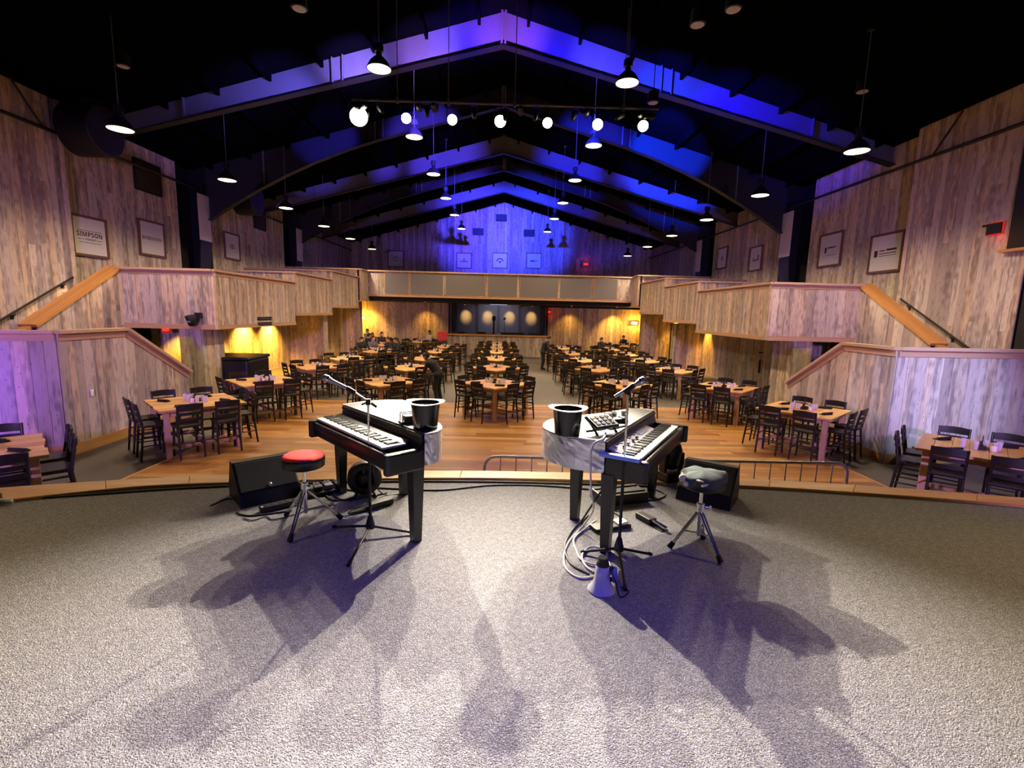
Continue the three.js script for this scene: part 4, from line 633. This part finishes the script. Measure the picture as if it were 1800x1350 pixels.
const st = (x, z) => [0.2 + (x - 0.2) * K, z * K];
throne(st(-1.27, -3.5), [st(-1.28, -3.24), st(-1.05, -3.64), st(-1.5, -3.68)], 'chrome tripod drum throne with bright red seat cover', 'red');
throne(st(1.615, -3.23), [st(1.42, -3.24), st(1.7, -3.03), st(1.73, -3.4)], 'chrome tripod drum throne with torn grey seat cover', 'grey');
// microphone stands
function micStand(p, feet, h, label, build) {
  const g = thing('mic_stand', label, 'microphone stand', [p[0], S, p[1]]);
  obj('lower_pole', rod([0, 0.06, 0], [0, h * 0.6, 0], 0.0115, 0.0115, 10), mt.blackPaint, g); obj('upper_pole', rod([0, h * 0.58, 0], [0, h, 0], 0.008, 0.008, 10), mt.chrome, g);
  obj('height_clutch', cyl(0.018, 0.018, 0.06, 0, h * 0.6, 0, 12), mt.blackPaint, g); obj('hub', lathe([[0.01, 0.17], [0.02, 0.15], [0.034, 0.09], [0.036, 0.06], [0.012, 0.05]], 14), mt.blackPaint, g);
  for (const [fx, fz] of feet) { const l = obj('leg', rod([0, 0.075, 0], [(fx - p[0]) * 0.97, 0.015, (fz - p[1]) * 0.97], 0.01, 0.01, 8), mt.blackPaint, g); obj('rubber_foot', rod([(fx - p[0]) * 0.9, 0.022, (fz - p[1]) * 0.9], [fx - p[0], 0.013, fz - p[1]], 0.013), mt.rubber, l); }
  build(g, h); return g;
}
function micShape(a, b) {   // handle from a towards b, ball grille at b
  const A = V(...a), B = V(...b), d = B.clone().sub(A).normalize(), at = (t) => { const v = A.clone().addScaledVector(d, t); return [v.x, v.y, v.z]; };
  const L = A.distanceTo(B); return [[rod(at(0), at(L - 0.04), 0.011, 0.017, 14)], [T(new THREE.SphereGeometry(0.027, 18, 12), ...b), rod(at(L - 0.045), at(L - 0.015), 0.02, 0.026, 14)], [rod(at(L - 0.02), at(L - 0.008), 0.0285, 0.0285, 18)]];
}
{
  const pL = st(-0.75, -3.38), g = micStand(pL, [st(-0.77, -2.92), st(-1.06, -3.48), st(-0.43, -3.4)], 1.07, 'black microphone stand with silver boom in front of the left piano', (g, h) => {
    obj('boom', rod([0.04, h - 0.03, -0.02], [-0.1, h + 0.09, 0.05], 0.0075, 0.0075, 10), mt.chrome, g); obj('boom_end', rod([0.02, h - 0.01, -0.01], [0.055, h - 0.042, -0.028], 0.011), mt.blackPaint, g); obj('clutch', [cyl(0.018, 0.018, 0.045, 0, h, 0), rod([0, h, 0], [-0.045, h - 0.02, 0.015], 0.007)], mt.blackPaint, g); obj('clip', rod([-0.085, h + 0.075, 0.042], [-0.14, h + 0.115, 0.065], 0.019, 0.017, 12), mt.blackPaint, g);
  });
  const m = thing('microphone', 'silver microphone on the boom before the left piano', 'microphone', [pL[0], S, pL[1]]), q = micShape([-0.09, 1.155, 0.045], [-0.275, 1.262, 0.115]); obj('handle', q[0], mt.mic, m); obj('head_grille', q[1], mt.mic, m); obj('ring', q[2], mt.chrome, m);
  const pR = st(1.02, -3.1); micStand(pR, [st(1.259, -3.13), st(0.967, -2.69), st(0.77, -3.15)], 1.23, 'straight black microphone stand beside the megaphone and silver-sided piano', (g, h) => { obj('clip', [rod([0, h - 0.01, 0], [0, h + 0.03, 0], 0.012), rod([-0.03, h + 0.005, -0.005], [0.035, h + 0.06, 0.008], 0.018, 0.02, 12)], mt.blackPaint, g); });
  const m2 = thing('microphone', 'silver microphone clipped atop the straight stand by the silver-sided piano', 'microphone', [pR[0], S, pR[1]]), q2 = micShape([-0.09, 1.2, -0.02], [0.09, 1.325, 0.02]); obj('handle', q2[0], mt.mic, m2); obj('head_grille', q2[1], mt.mic, m2); obj('ring', q2[2], mt.chrome, m2);
}
// wedge monitors
function wedge(p, turn, w, h, d, label) {
  const g = thing('floor_monitor', label, 'floor monitor', p, turn), sh = new THREE.Shape([[0, 0.0], [0.05, 0.11], [d * 0.62, h], [d * 0.8, h], [d, h * 0.35], [d, 0]].map(([z, y]) => new THREE.Vector2(z, y)));
  const e = new THREE.ExtrudeGeometry(sh, { depth: w - 0.02, bevelEnabled: true, bevelSize: 0.008, bevelThickness: 0.01, bevelSegments: 2 }); e.rotateY(PI / 2); e.translate(-w / 2 + 0.01, 0, 0); obj('cabinet', e, mt.satinDark, g);
  const a = Math.atan2(h - 0.11, d * 0.62 - 0.05), l = Math.hypot(h - 0.11, d * 0.62 - 0.05); obj('front_grille', T(rbox(w - 0.03, l - 0.02, 0.015, 0.006), 0, (h + 0.11) / 2 + 0.006, -(d * 0.62 + 0.05) / 2 + 0.012, -(PI / 2 - a)), mt.grille, g);
  obj('badge', T(new THREE.SphereGeometry(0.018, 12, 8), 0, 0.155, -0.052).scale(1, 1, 1), mt.badge, g); return g;
}
wedge([-1.88, S, -4.25], 0.72, 0.52, 0.34, 0.42, 'black wedge floor monitor with silver badge behind the red throne');
wedge([2.12, S, -4.36], -0.62, 0.5, 0.34, 0.42, 'black wedge floor monitor behind the torn grey throne');
{
  let q = thing('pedal_board', 'low black pedal board full of leads by the left wedge monitor', 'pedal board', [-1.52, S, -4.5], 0.62);
  obj('board', rbox(0.42, 0.04, 0.2, 0.008, 0, 0.02, 0), mt.satinDark, q); for (let i = 0; i < 4; i++) { const b = obj('pedal', rbox(0.075, 0.045, 0.12, 0.008, -0.15 + i * 0.1, 0.062, 0), i % 2 ? mt.blackPaint : mt.steel, q); obj('knob', [cyl(0.01, 0.012, 0.014, -0.165 + i * 0.1, 0.09, -0.035, 10), cyl(0.01, 0.012, 0.014, -0.135 + i * 0.1, 0.09, -0.035, 10)], mt.badge, b); }
  q = thing('power_strip', 'dark blue-black power strip in front of the left wedge monitor', 'power strip', [-1.75, S, -4.12], 0.72); obj('case', rbox(0.34, 0.05, 0.07, 0.008, 0, 0.025, 0), mt.leather, q); for (let i = 0; i < 5; i++) obj('socket', rbox(0.03, 0.006, 0.035, 0.002, -0.12 + i * 0.06, 0.052, 0), mt.satinDark, q); obj('switch', rbox(0.02, 0.01, 0.015, 0.003, -0.155, 0.053, 0.02), mt.white, q);
  q = thing('floor_fan', 'small round black floor fan behind the left microphone stand', 'fan', [-1.1, S, -4.46], 0.3);
  obj('drum', T(lathe([[0.1, -0.06], [0.15, -0.06], [0.158, -0.04], [0.158, 0.04], [0.15, 0.06], [0.1, 0.06]], 28), 0, 0.175, 0, PI / 2), mt.satinDark, q); for (const r of [0.05, 0.095, 0.135]) obj('grille_ring', T(new THREE.TorusGeometry(r, 0.004, 6, 28), 0, 0.175, 0.055), mt.satin, q); obj('hub', T(cyl(0.035, 0.035, 0.1), 0, 0.175, 0, PI / 2), mt.satinDark, q); obj('back_plate', T(cyl(0.14, 0.14, 0.01, 0, 0, 0, 28), 0, 0.175, -0.05, PI / 2), mt.satinDark, q);
  for (let i = 0; i < 5; i++) obj('blade', T(box(0.05, 0.095, 0.006, 0, 0.08, 0, 0, 0.5), 0, 0.175, 0, 0, 0, i * 1.2566), mt.satin, q); obj('foot', [rod([-0.1, 0.012, 0.1], [-0.06, 0.03, -0.08], 0.012), rod([0.1, 0.012, 0.1], [0.06, 0.03, -0.08], 0.012)], mt.satinDark, q);
  const pedal = (a, b, label) => { const dx = b[0] - a[0], dz = b[1] - a[1], g = thing('sustain_pedal', label, 'pedal', [a[0], S, a[1]], -Math.atan2(dz, dx)), l = Math.hypot(dx, dz); obj('body', T(rbox(l * 0.55, 0.05, 0.085, 0.012), l * 0.72, 0.028, 0), mt.satinDark, g); obj('lever', T(rbox(l * 0.5, 0.014, 0.04, 0.006), l * 0.24, 0.036, 0, 0, 0, 0.05), mt.chrome, g); obj('base_plate', rbox(l * 0.95, 0.008, 0.08, 0.003, l * 0.5, 0.004, 0), mt.rubber, g); };
  pedal([-1.11, -4.0], [-0.8, -4.28], 'black sustain pedal with long chrome lever below the left piano'); pedal([1.58, -3.77], [1.43, -4.06], 'black sustain pedal on the carpet below the silver-sided piano');
  q = thing('foot_pedal', 'flat black pedal tray behind the right microphone stand', 'pedal', [1.13, S, -3.83], 0.35); obj('tray', rbox(0.34, 0.03, 0.12, 0.008, 0, 0.015, 0), mt.satinDark, q); obj('treadle', rbox(0.1, 0.02, 0.1, 0.006, 0.1, 0.04, 0, 0, 0, 0.1), mt.chrome, q);
  q = thing('cable_hub', 'black box of coiled leads under the right piano', 'box', [1.35, S, -4.45], 0.3); obj('case', rbox(0.5, 0.1, 0.26, 0.012, 0, 0.05, 0), mt.satinDark, q); obj('lid_rib', [box(0.46, 0.012, 0.02, 0, 0.105, 0.07), box(0.46, 0.012, 0.02, 0, 0.105, -0.07)], mt.satin, q);
  // megaphone standing on its horn
  q = thing('megaphone', 'white and blue megaphone standing on its horn by the right microphone stand', 'megaphone', [0.87, S, -2.9], -0.3);
  obj('horn', lathe([[0.088, 0.0], [0.091, 0.006], [0.088, 0.012], [0.066, 0.04], [0.052, 0.08], [0.045, 0.13], [0.043, 0.175], [0, 0.175]], 32), mt.horn, q); obj('rear_cap', [cyl(0.036, 0.044, 0.03, 0, 0.19, 0, 24), cyl(0.03, 0.034, 0.025, 0, 0.215, 0, 24)], mt.satinDark, q); obj('grip', rbox(0.03, 0.1, 0.04, 0.012, 0.078, 0.115, -0.01), mt.horn2, q); obj('grip_bridge', [rbox(0.04, 0.02, 0.03, 0.006, 0.055, 0.155, -0.01), rbox(0.04, 0.02, 0.03, 0.006, 0.06, 0.08, -0.01)], mt.satinDark, q); obj('strap', tube([[0.04, 0.16, 0], [0.09, 0.1, 0.05], [0.12, 0.02, 0.07], [0.15, 0.008, 0.03], [0.17, 0.008, -0.03], [0.12, 0.01, -0.06]], 0.005), mt.rubber, q);
  // moving head at the stage edge
  q = thing('moving_head', 'black moving-head stage light on the stage edge behind the right piano', 'stage light', [2.03, S + 0.03, -4.98], 0.4);
  obj('base', rbox(0.28, 0.1, 0.22, 0.02, 0, 0.05, 0), mt.satinDark, q); for (const s of [-1, 1]) obj('yoke', rbox(0.04, 0.2, 0.1, 0.015, s * 0.115, 0.2, 0), mt.satinDark, q); const hd = obj('head', T(lathe([[0, 0.14], [0.06, 0.14], [0.09, 0.08], [0.095, -0.08], [0.075, -0.14], [0, -0.14]], 20), 0, 0.27, 0, 0.25), mt.satinDark, q); obj('handle', rbox(0.06, 0.02, 0.03, 0.006, 0.05, 0.42, 0.03), mt.satin, hd);
}
// cables
{
  const y = S + 0.007, C = (label, pts, m, r, h = y) => tag(obj('cable', tube(pts.map((p) => (p.length === 2 ? [p[0], h, p[1]] : p)), r, pts.length * 10, 6), m), label, 'cable');
  C('white cable dropping from the right piano and looping wide on the carpet', [[1.0, SL + 0.012, -3.62], [0.935, SL + 0.012, -3.42], [0.86, SL - 0.02, -3.37], [0.87, 1.6, -3.42], [0.93, 1.35, -3.6], [0.86, 1.12, -3.74], [0.74, -3.54], [0.67, -3.27], [0.68, -3.12], [0.75, -3.03], [0.85, -3.05]], mt.cableW, 0.008);
  C('white cable coiled beside the megaphone', [[1.02, 1.13, -3.9], [0.92, -3.79], [0.79, -3.59], [0.78, -3.4], [0.8, -3.26], [0.89, -3.2], [0.98, -3.28], [1.0, -3.42], [0.9, -3.46], [0.81, -3.32], [0.83, -3.14], [0.92, -3.08], [0.99, -3.2], [0.95, -3.34]], mt.cableW, 0.008, S + 0.012);
  C('black cable hanging in loops behind the near leg of the right piano', [[1.12, 1.62, -3.75], [0.95, 1.35, -3.72], [0.9, 1.12, -3.9], [0.98, -4.05], [0.8, -3.75], [0.7, -3.45], [0.72, -3.2], [0.82, -3.08]], mt.cableB, 0.008);
  C('black cable lying in a curve under the right piano', [[1.2, -3.85], [1.3, -3.95], [1.22, -4.2], [1.4, -4.4], [1.72, -4.46], [1.85, -4.6], [1.78, -4.75]], mt.cableB, 0.008);
  C('dark cable running along the stage edge behind both pianos', [[-4.24, -4.15], [-3.6, -4.32], [-2.96, -4.5], [-2.38, -4.62], [-1.64, -4.74], [-0.85, -4.82], [0.14, -4.86], [0.91, -4.85], [1.74, -4.82]], mt.cableB, 0.012);
  C('second dark cable beside the stage-edge cable', [[-1.3, -4.66], [-0.9, -4.62], [-0.4, -4.6], [0.1, -4.76], [0.6, -4.78], [1.1, -4.7]], mt.cableB, 0.009);
  C('black cable looping left of the left wedge monitor', [[-2.37, -4.13], [-2.31, -4.29], [-2.12, -4.2], [-2.05, -3.98], [-1.92, -3.93], [-1.79, -3.97], [-1.62, -4.05]], mt.cableB, 0.007);
  C('thin black cable squiggle in front of the power strip', [[-1.95, -3.88], [-1.85, -3.84], [-1.78, -3.92], [-1.7, -3.86], [-1.58, -3.95], [-1.45, -4.1], [-1.3, -4.2]], mt.cableB, 0.005);
  C('black cable coil between the pedal board and the left piano leg', [[-1.45, -4.4], [-1.35, -4.3], [-1.2, -4.35], [-1.18, -4.5], [-1.3, -4.56], [-1.4, -4.48], [-1.33, -4.36], [-1.2, -4.3], [-1.05, -4.4], [-0.9, -4.5]], mt.cableB, 0.008);
  C('black cable hanging from the left piano down to the fan', [[-0.98, 1.7, -4.35], [-1.0, 1.45, -4.37], [-0.97, 1.2, -4.4], [-0.9, -4.45], [-0.72, -4.5]], mt.cableB, 0.006);
  let q = thing('cable_snake', 'dark blue multicore box with pale plugs at the left stage edge', 'cable box', [-4.36, S, -4.02], 0.3); obj('box', rbox(0.4, 0.09, 0.14, 0.012, 0, 0.045, 0), mt.leather, q); for (let i = 0; i < 3; i++) obj('plug', rod([0.19, 0.03 + i * 0.015, -0.04 + i * 0.035], [0.28 + i * 0.02, 0.025, -0.05 + i * 0.04], 0.011), mt.badge, q);
}
// crowd barriers below the stage edge
function barrier(x0, x1, z, label) {
  const g = thing('crowd_barrier', label, 'barrier', [(x0 + x1) / 2, 0, z]), w = (x1 - x0) / 2, h = 1.1, r = 0.13;
  const arc = (s) => [0, 1, 2, 3, 4].map((i) => { const a = i * PI / 8; return [s * (w - r + r * Math.cos(a)), h - r + r * Math.sin(a), 0]; });
  obj('frame', tube([[-w, 0.3, 0], ...arc(-1), [-w * 0.4, h, 0], [w * 0.4, h, 0], ...arc(1).reverse(), [w, 0.3, 0]], 0.019, 90, 8), mt.steelRail, g); obj('bottom_rail', rod([-w, 0.28, 0], [w, 0.28, 0], 0.016), mt.steelRail, g);
  const n = Math.round(w * 2 / 0.19); for (let i = 1; i < n; i++) obj('bar', rod([-w + i * 2 * w / n, 0.28, 0], [-w + i * 2 * w / n, h - 0.01, 0], 0.008, 0.008, 6), mt.steelRail, g);
  for (const s of [-1, 1]) obj('foot', [rod([s * w * 0.82, 0.03, 0.32], [s * w * 0.82, 0.28, 0], 0.014), rod([s * w * 0.82, 0.03, -0.32], [s * w * 0.82, 0.28, 0], 0.014)], mt.steelRail, g);
}
barrier(0.0, 2.12, -5.78, 'silver crowd barrier below the stage edge behind the silver piano side'); barrier(2.2, 4.55, -5.78, 'silver crowd barrier below the stage edge behind the torn throne');

// ---------------------------------------------------------------- lamps
const WARM = 0xffe0b6;
const shadeG = lathe([[0.045, 0.36], [0.06, 0.34], [0.065, 0.26], [0.12, 0.22], [0.2, 0.14], [0.255, 0.03], [0.265, 0.0], [0.25, 0.0], [0.24, 0.03], [0.19, 0.13], [0.06, 0.22]], 28), discG = cyl(0.243, 0.243, 0.012, 0, 0.012, 0, 28), neckG = cyl(0.075, 0.09, 0.16, 0, 0.42, 0, 12), finG = merge([0, 1, 2, 3, 4, 5].map((i) => T(box(0.2, 0.12, 0.008, 0, 0.42, 0), 0, 0, 0, 0, i * PI / 6, 0)));
const discM = glow(0xffdfae, 7);
function pendant(x, y, z, label, I) {
  const o = thing('pendant_lamp', label, 'pendant lamp', [x, y, z], 0), top = roofY(x) - y;
  obj('shade', shadeG, mt.blackPaint, o); obj('lens', discG, discM, o); obj('driver', neckG, mt.blackPaint, o); obj('cooling_fins', finG, mt.blackPaint, o);
  obj('cord', rod([0, 0.5, 0], [0, top, 0], 0.008, 0.008, 6), mt.steel, o); obj('canopy', cyl(0.07, 0.07, 0.05, 0, top - 0.03, 0, 12), mt.blackPaint, o);
  const l = new THREE.SpotLight(WARM, I, 0, 1.32, 0.45, 2); l.position.set(0, -0.03, 0); l.target.position.set(0, -1, 0); l.castShadow = true; l.shadow.radius = 12; o.add(l, l.target);
}
const LZ = [-11.4, -15.52, -19.5, -23.45, -27.35, -31.7];
LZ.forEach((z, i) => {
  pendant(-8.28, 6.6, z, `black dome pendant lamp, ${nth[i]} from the stage in the left outer row`, 80); pendant(7.97, 6.6, z + 0.1, `black dome pendant lamp, ${nth[i]} from the stage in the right outer row`, 80);
  pendant(-2.63, 8, z, `black dome pendant lamp, ${nth[i]} from the stage in the left inner row`, 84); pendant(2.83, 8, z - 0.25, `black dome pendant lamp, ${nth[i]} from the stage in the right inner row`, 84);
});
// unlit ceiling cans with pale lenses
for (const [x, z, l] of [[-8.9, -12.5, 'over the left wall lamps'], [-3.75, -10.0, 'left of the front rafter'], [3.75, -10.05, 'right of the front rafter'], [4.2, -9.55, 'nearest the stage, right of the ridge'], [8.75, -12.5, 'over the right wall lamps'], [3.95, -13.5, 'above the right end of the light pipe']]) {
  const y = 8.45, o = thing('ceiling_can', `unlit black ceiling can with pale lens, ${l}`, 'ceiling light', [x, y, z]); obj('can', cyl(0.13, 0.15, 0.26, 0, 0.05, 0, 20), mt.blackPaint, o); obj('lens', cyl(0.12, 0.12, 0.02, 0, -0.085, 0, 20), mt.dimLens, o); obj('stem', rod([0, 0.18, 0], [0, roofY(x) - y, 0], 0.012), mt.blackPaint, o);
}
// stage light pipe over the hall with its seven fixtures, aimed back at the stage
const ZP = -13.3;
{
  const p = thing('light_pipe', 'long thin pipe hung under the roof carrying the stage lights', 'pipe', [0.1, 8.12, ZP]);
  obj('tube', rod([-3.9, 0, 0], [3.95, 0.02, 0], 0.03, 0.03, 10), mt.steel, p); for (const x of [-2.75, -1.45, 0.25, 3.05]) { obj('hanger', rod([x, 0, 0], [x, roofY(x) - 8.14, 0], 0.012), mt.steel, p); obj('pipe_clamp', box(0.05, 0.14, 0.06, x, 0.02, 0), mt.steel, p); }
}
function canLight(name, p, target, label, o) {   // a stage fixture: yoke, can, glowing lens and its spot
  const g = thing(name, label, 'stage light', p), d = V(...target).sub(V(...p)).normalize(), q = new THREE.Quaternion().setFromUnitVectors(UPV, d), r = o.r ?? 0.12, yk = r < 0.1 ? 0.4 : 1;
  const turn = (x) => x.applyQuaternion(q);
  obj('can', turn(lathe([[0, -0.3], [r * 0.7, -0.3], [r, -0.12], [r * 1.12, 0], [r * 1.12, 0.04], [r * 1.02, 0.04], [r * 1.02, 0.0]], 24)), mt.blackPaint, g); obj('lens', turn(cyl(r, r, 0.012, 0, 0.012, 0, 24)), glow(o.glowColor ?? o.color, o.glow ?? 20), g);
  obj('yoke', [rod([-r * 1.2, 0, 0], [-r * 1.2, 0.28 * yk, 0], 0.012), rod([r * 1.2, 0, 0], [r * 1.2, 0.28 * yk, 0], 0.012), rod([-r * 1.2, 0.28 * yk, 0], [r * 1.2, 0.28 * yk, 0], 0.012), rod([0, 0.28 * yk, 0], [0, o.stem ?? 0.4, 0], 0.014)], mt.blackPaint, g);
  const l = new THREE.SpotLight(o.color, o.I, 0, o.angle, o.pen ?? 0.5, 2); l.position.copy(d).multiplyScalar(0.05); l.target.position.copy(d).multiplyScalar(2); l.castShadow = true; l.shadow.radius = o.soft ?? 5; g.add(l, l.target); return g;
}
[[-3.64, 1.0, 0.22, 2.3, 0.215, 'leftmost and brightest'], [-2.43, 0.22, 0.12, 1.6, 0.24, 'second from left'], [-1.25, 0.12, 0.12, 0.2, 0.3, 'third from left'], [-0.02, 0.55, 0.14, 0.2, 0.3, 'middle'], [1.2, 0.12, 0.12, 0.2, 0.3, 'third from right'], [2.5, 0.45, 0.13, -1.7, 0.24, 'second from right'], [3.68, 0.85, 0.13, -2.1, 0.215, 'rightmost']].forEach(([x, k, r, tx, ang, l], i) => {  // leftmost can and lens oversized to stand in for its glare
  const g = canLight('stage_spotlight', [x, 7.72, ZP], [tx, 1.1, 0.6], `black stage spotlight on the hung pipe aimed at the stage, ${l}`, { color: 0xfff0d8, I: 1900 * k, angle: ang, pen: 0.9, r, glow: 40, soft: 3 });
  if (i) {   // added blue spot inside, its narrow beam falling to the floor before the stage
    const d = V(i === 3 ? 0 : (x < 0 ? 3 : -3) - x, -7.7, 6.3).normalize(), b = new THREE.SpotLight(0x4a86ff, 2600, 0, 0.09, 0.9, 2); b.position.copy(d).multiplyScalar(0.08); b.target.position.copy(d); b.castShadow = true; b.shadow.radius = 4; g.add(b, b.target);
  }
});
// blue and violet wash units along the pipe lighting the front rafter, and narrower ones reaching down the roof to the far gable
const blueF = (p, t, label, o) => canLight('wash_light', p, t, label, { r: 0.07, glow: 3, stem: p[2] > -5 ? roofY(p[0]) - p[1] : 0.16, ...o });
[[-3.8, -6.6, 0x7a6cff, 200, 'farthest left'], [-3.1, -4.2, 0x9a7cff, 260, 'second from left'], [-1.9, -2.2, 0xa070f0, 230, 'third from left'], [-0.7, -1.0, 0x3a24ff, 330, 'left of the ridge'], [0.1, 0.1, 0xb060e8, 230, 'under the ridge'], [0.9, 1.3, 0x2a18ff, 330, 'right of the ridge'], [1.9, 2.9, 0x4a40ff, 330, 'third from right'], [3.1, 4.8, 0x2838ff, 360, 'second from right'], [3.9, 7.0, 0x2010ff, 460, 'farthest right']].forEach(([x, tx, c, I, l]) => blueF([x, 7.96, ZP], [tx, roofY(tx) - 0.5, -15.2], `small wash light on the pipe aimed at the front rafter, ${l}`, { color: c, I, angle: 0.42, pen: 0.9 }));
blueF([-1.7, 7.96, ZP], [-1.6, 8.6, -39.4], 'left blue spot on the light pipe aimed at the far gable', { color: 0x3c38ff, I: 9000, angle: 0.17, pen: 0.7 });
blueF([0.5, 7.96, ZP], [1.6, 8.5, -39.4], 'right blue spot on the light pipe aimed at the far gable', { color: 0x2e3cff, I: 9000, angle: 0.17, pen: 0.7 });
blueF([2.2, 7.96, ZP], [4.3, 10.0, -25], 'blue spot on the light pipe aimed at the third rafter', { color: 0x2a30ff, I: 1500, angle: 0.26, pen: 0.5 });
blueF([-2.1, 7.96, ZP], [-3.6, 10.1, -25], 'violet spot on the light pipe aimed at the third rafter', { color: 0x5a40ff, I: 1300, angle: 0.26, pen: 0.5 });
blueF([3.6, 7.96, ZP], [6.4, 9.3, -19.8], 'blue spot at the right end of the pipe aimed at the roof haunch', { color: 0x1434ff, I: 3200, angle: 0.22, pen: 0.25 });
blueF([-3.5, 7.96, ZP], [-6.8, 9.3, -19.8], 'violet spot at the left end of the pipe aimed at the roof haunch', { color: 0x4a40ff, I: 600, angle: 0.18, pen: 0.4 });
blueF([0.6, 6.4, 1.6], [0.2, 1.1, -1.2], 'indigo wash light behind the viewer aimed down at the stage middle', { color: 0x4436ff, I: 110, angle: 0.5, pen: 0.9 });
blueF([-3.2, 6.8, 0.8], [-9.2, 1.3, -8.3], 'violet spot behind the viewer aimed at the low left wall', { color: 0x7a4cff, I: 700, angle: 0.12, pen: 0.9 });
blueF([3.4, 6.8, 0.8], [9.0, 1.5, -9.5], 'cool white spot behind the viewer aimed at the low right wall', { color: 0xb8c8ff, I: 900, angle: 0.14, pen: 0.8 });
blueF([-4.6, 3.7, 1.6], [-9.2, 1.9, -14], 'mauve wash light behind the viewer filling the left walls', { color: 0xc090ff, I: 400, angle: 0.42, pen: 0.9, soft: 14 });
blueF([4.8, 3.7, 1.6], [9.2, 1.9, -14], 'mauve wash light behind the viewer filling the right walls', { color: 0xc498ff, I: 400, angle: 0.42, pen: 0.9, soft: 14 });
blueF([-7.5, 7.4, -3.2], [-3.6, 1.1, -1.2], 'warm side light on the left aimed at the left stage corner', { color: 0xffd890, I: 110, angle: 0.5, pen: 0.9 });
blueF([7.7, 7.4, -3.2], [4.0, 1.1, -1.5], 'warm side light on the right aimed at the right stage corner', { color: 0xffd890, I: 110, angle: 0.5, pen: 0.9 });
// amber downlights under the balconies and the two wall lamps at the back
function downlight(p, t, label, I, angle = 0.55, color = 0xffbc48) {
  const o = thing('downlight', label, 'downlight', p), d = V(...t).sub(V(...p)); obj('trim_ring', T(new THREE.TorusGeometry(0.07, 0.012, 8, 18), 0, -0.01, 0, PI / 2), mt.blackPaint, o); obj('lens', cyl(0.06, 0.06, 0.012, 0, 0.0, 0, 18), glow(0xffc060, 4), o);
  const l = new THREE.SpotLight(color, I, 0, angle, 0.7, 2); l.position.set(0, -0.04, 0); l.target.position.copy(d); l.castShadow = true; l.shadow.radius = 3; o.add(l, l.target);
}
const under = (z) => (z > -19.25 ? 2.19 : z > -23.35 ? 2.54 : z > -27.55 ? 2.89 : 3.33);
[-17.7, -19.9, -22.0, -24.9, -26.4].forEach((z, i) => downlight([-9.95, under(z), z], [-10.3, 0.4, z], `amber downlight over the left under-balcony wall, ${nth[i]} from the stage`, 150, 0.95));
[-23.9, -26.7, -28.6].forEach((z, i) => downlight([9.95, under(z) + 0.07, z], [10.3, 0.4, z], `amber downlight over the right under-balcony wall, ${nth[i]} from the stage`, 70, 0.5));
for (const [x, l] of [[-8.8, 'left corner'], [7.6, 'right corner'], [-5.0, 'left of the far stage'], [4.6, 'right of the far stage']]) downlight([x, 3.365, -32.15], [x, 0.6, -32.9], `amber downlight over the far low wall, ${l}`, Math.abs(x) > 7 ? 60 : 16, 0.8);
downlight([-10.9, 2.19, -16.3], [-10.9, 0.4, -16.9], 'amber downlight behind the left pillar', 40, 0.8);
for (const [x, y, l] of [[-9.35, 2.25, 'left'], [9.0, 2.35, 'right']]) {
  const o = thing('wall_lamp', `bright amber wall lamp on the far ${l} wall under the balcony`, 'wall lamp', [x, y, -32.86]); obj('back_plate', rbox(0.16, 0.24, 0.04, 0.01, 0, 0, -0.04), mt.blackPaint, o); obj('shade', rbox(0.36, 0.2, 0.14, 0.03, 0, 0, 0.05), glow(0xffcf60, 9), o);
  const l2 = new THREE.PointLight(0xffb038, 14, 0, 2); l2.position.set(0, 0, 0.25); l2.castShadow = true; l2.shadow.radius = 4; o.add(l2);
}
for (const [x, z, l] of [[-11.2, -30.35, 'left'], [11.1, -30.1, 'right']]) { const o = thing('corridor_light', `pale ceiling light in the ${l} doorway corridor`, 'light', [x, 2.3, z]); obj('diffuser', rbox(0.4, 0.04, 0.4, 0.01), glow(0xf2ffe8, 3), o); const p = new THREE.PointLight(0xf2ffe8, 9, 0, 2); p.position.set(0, -0.12, 0); p.castShadow = true; o.add(p); }

renderer.render(scene, camera);
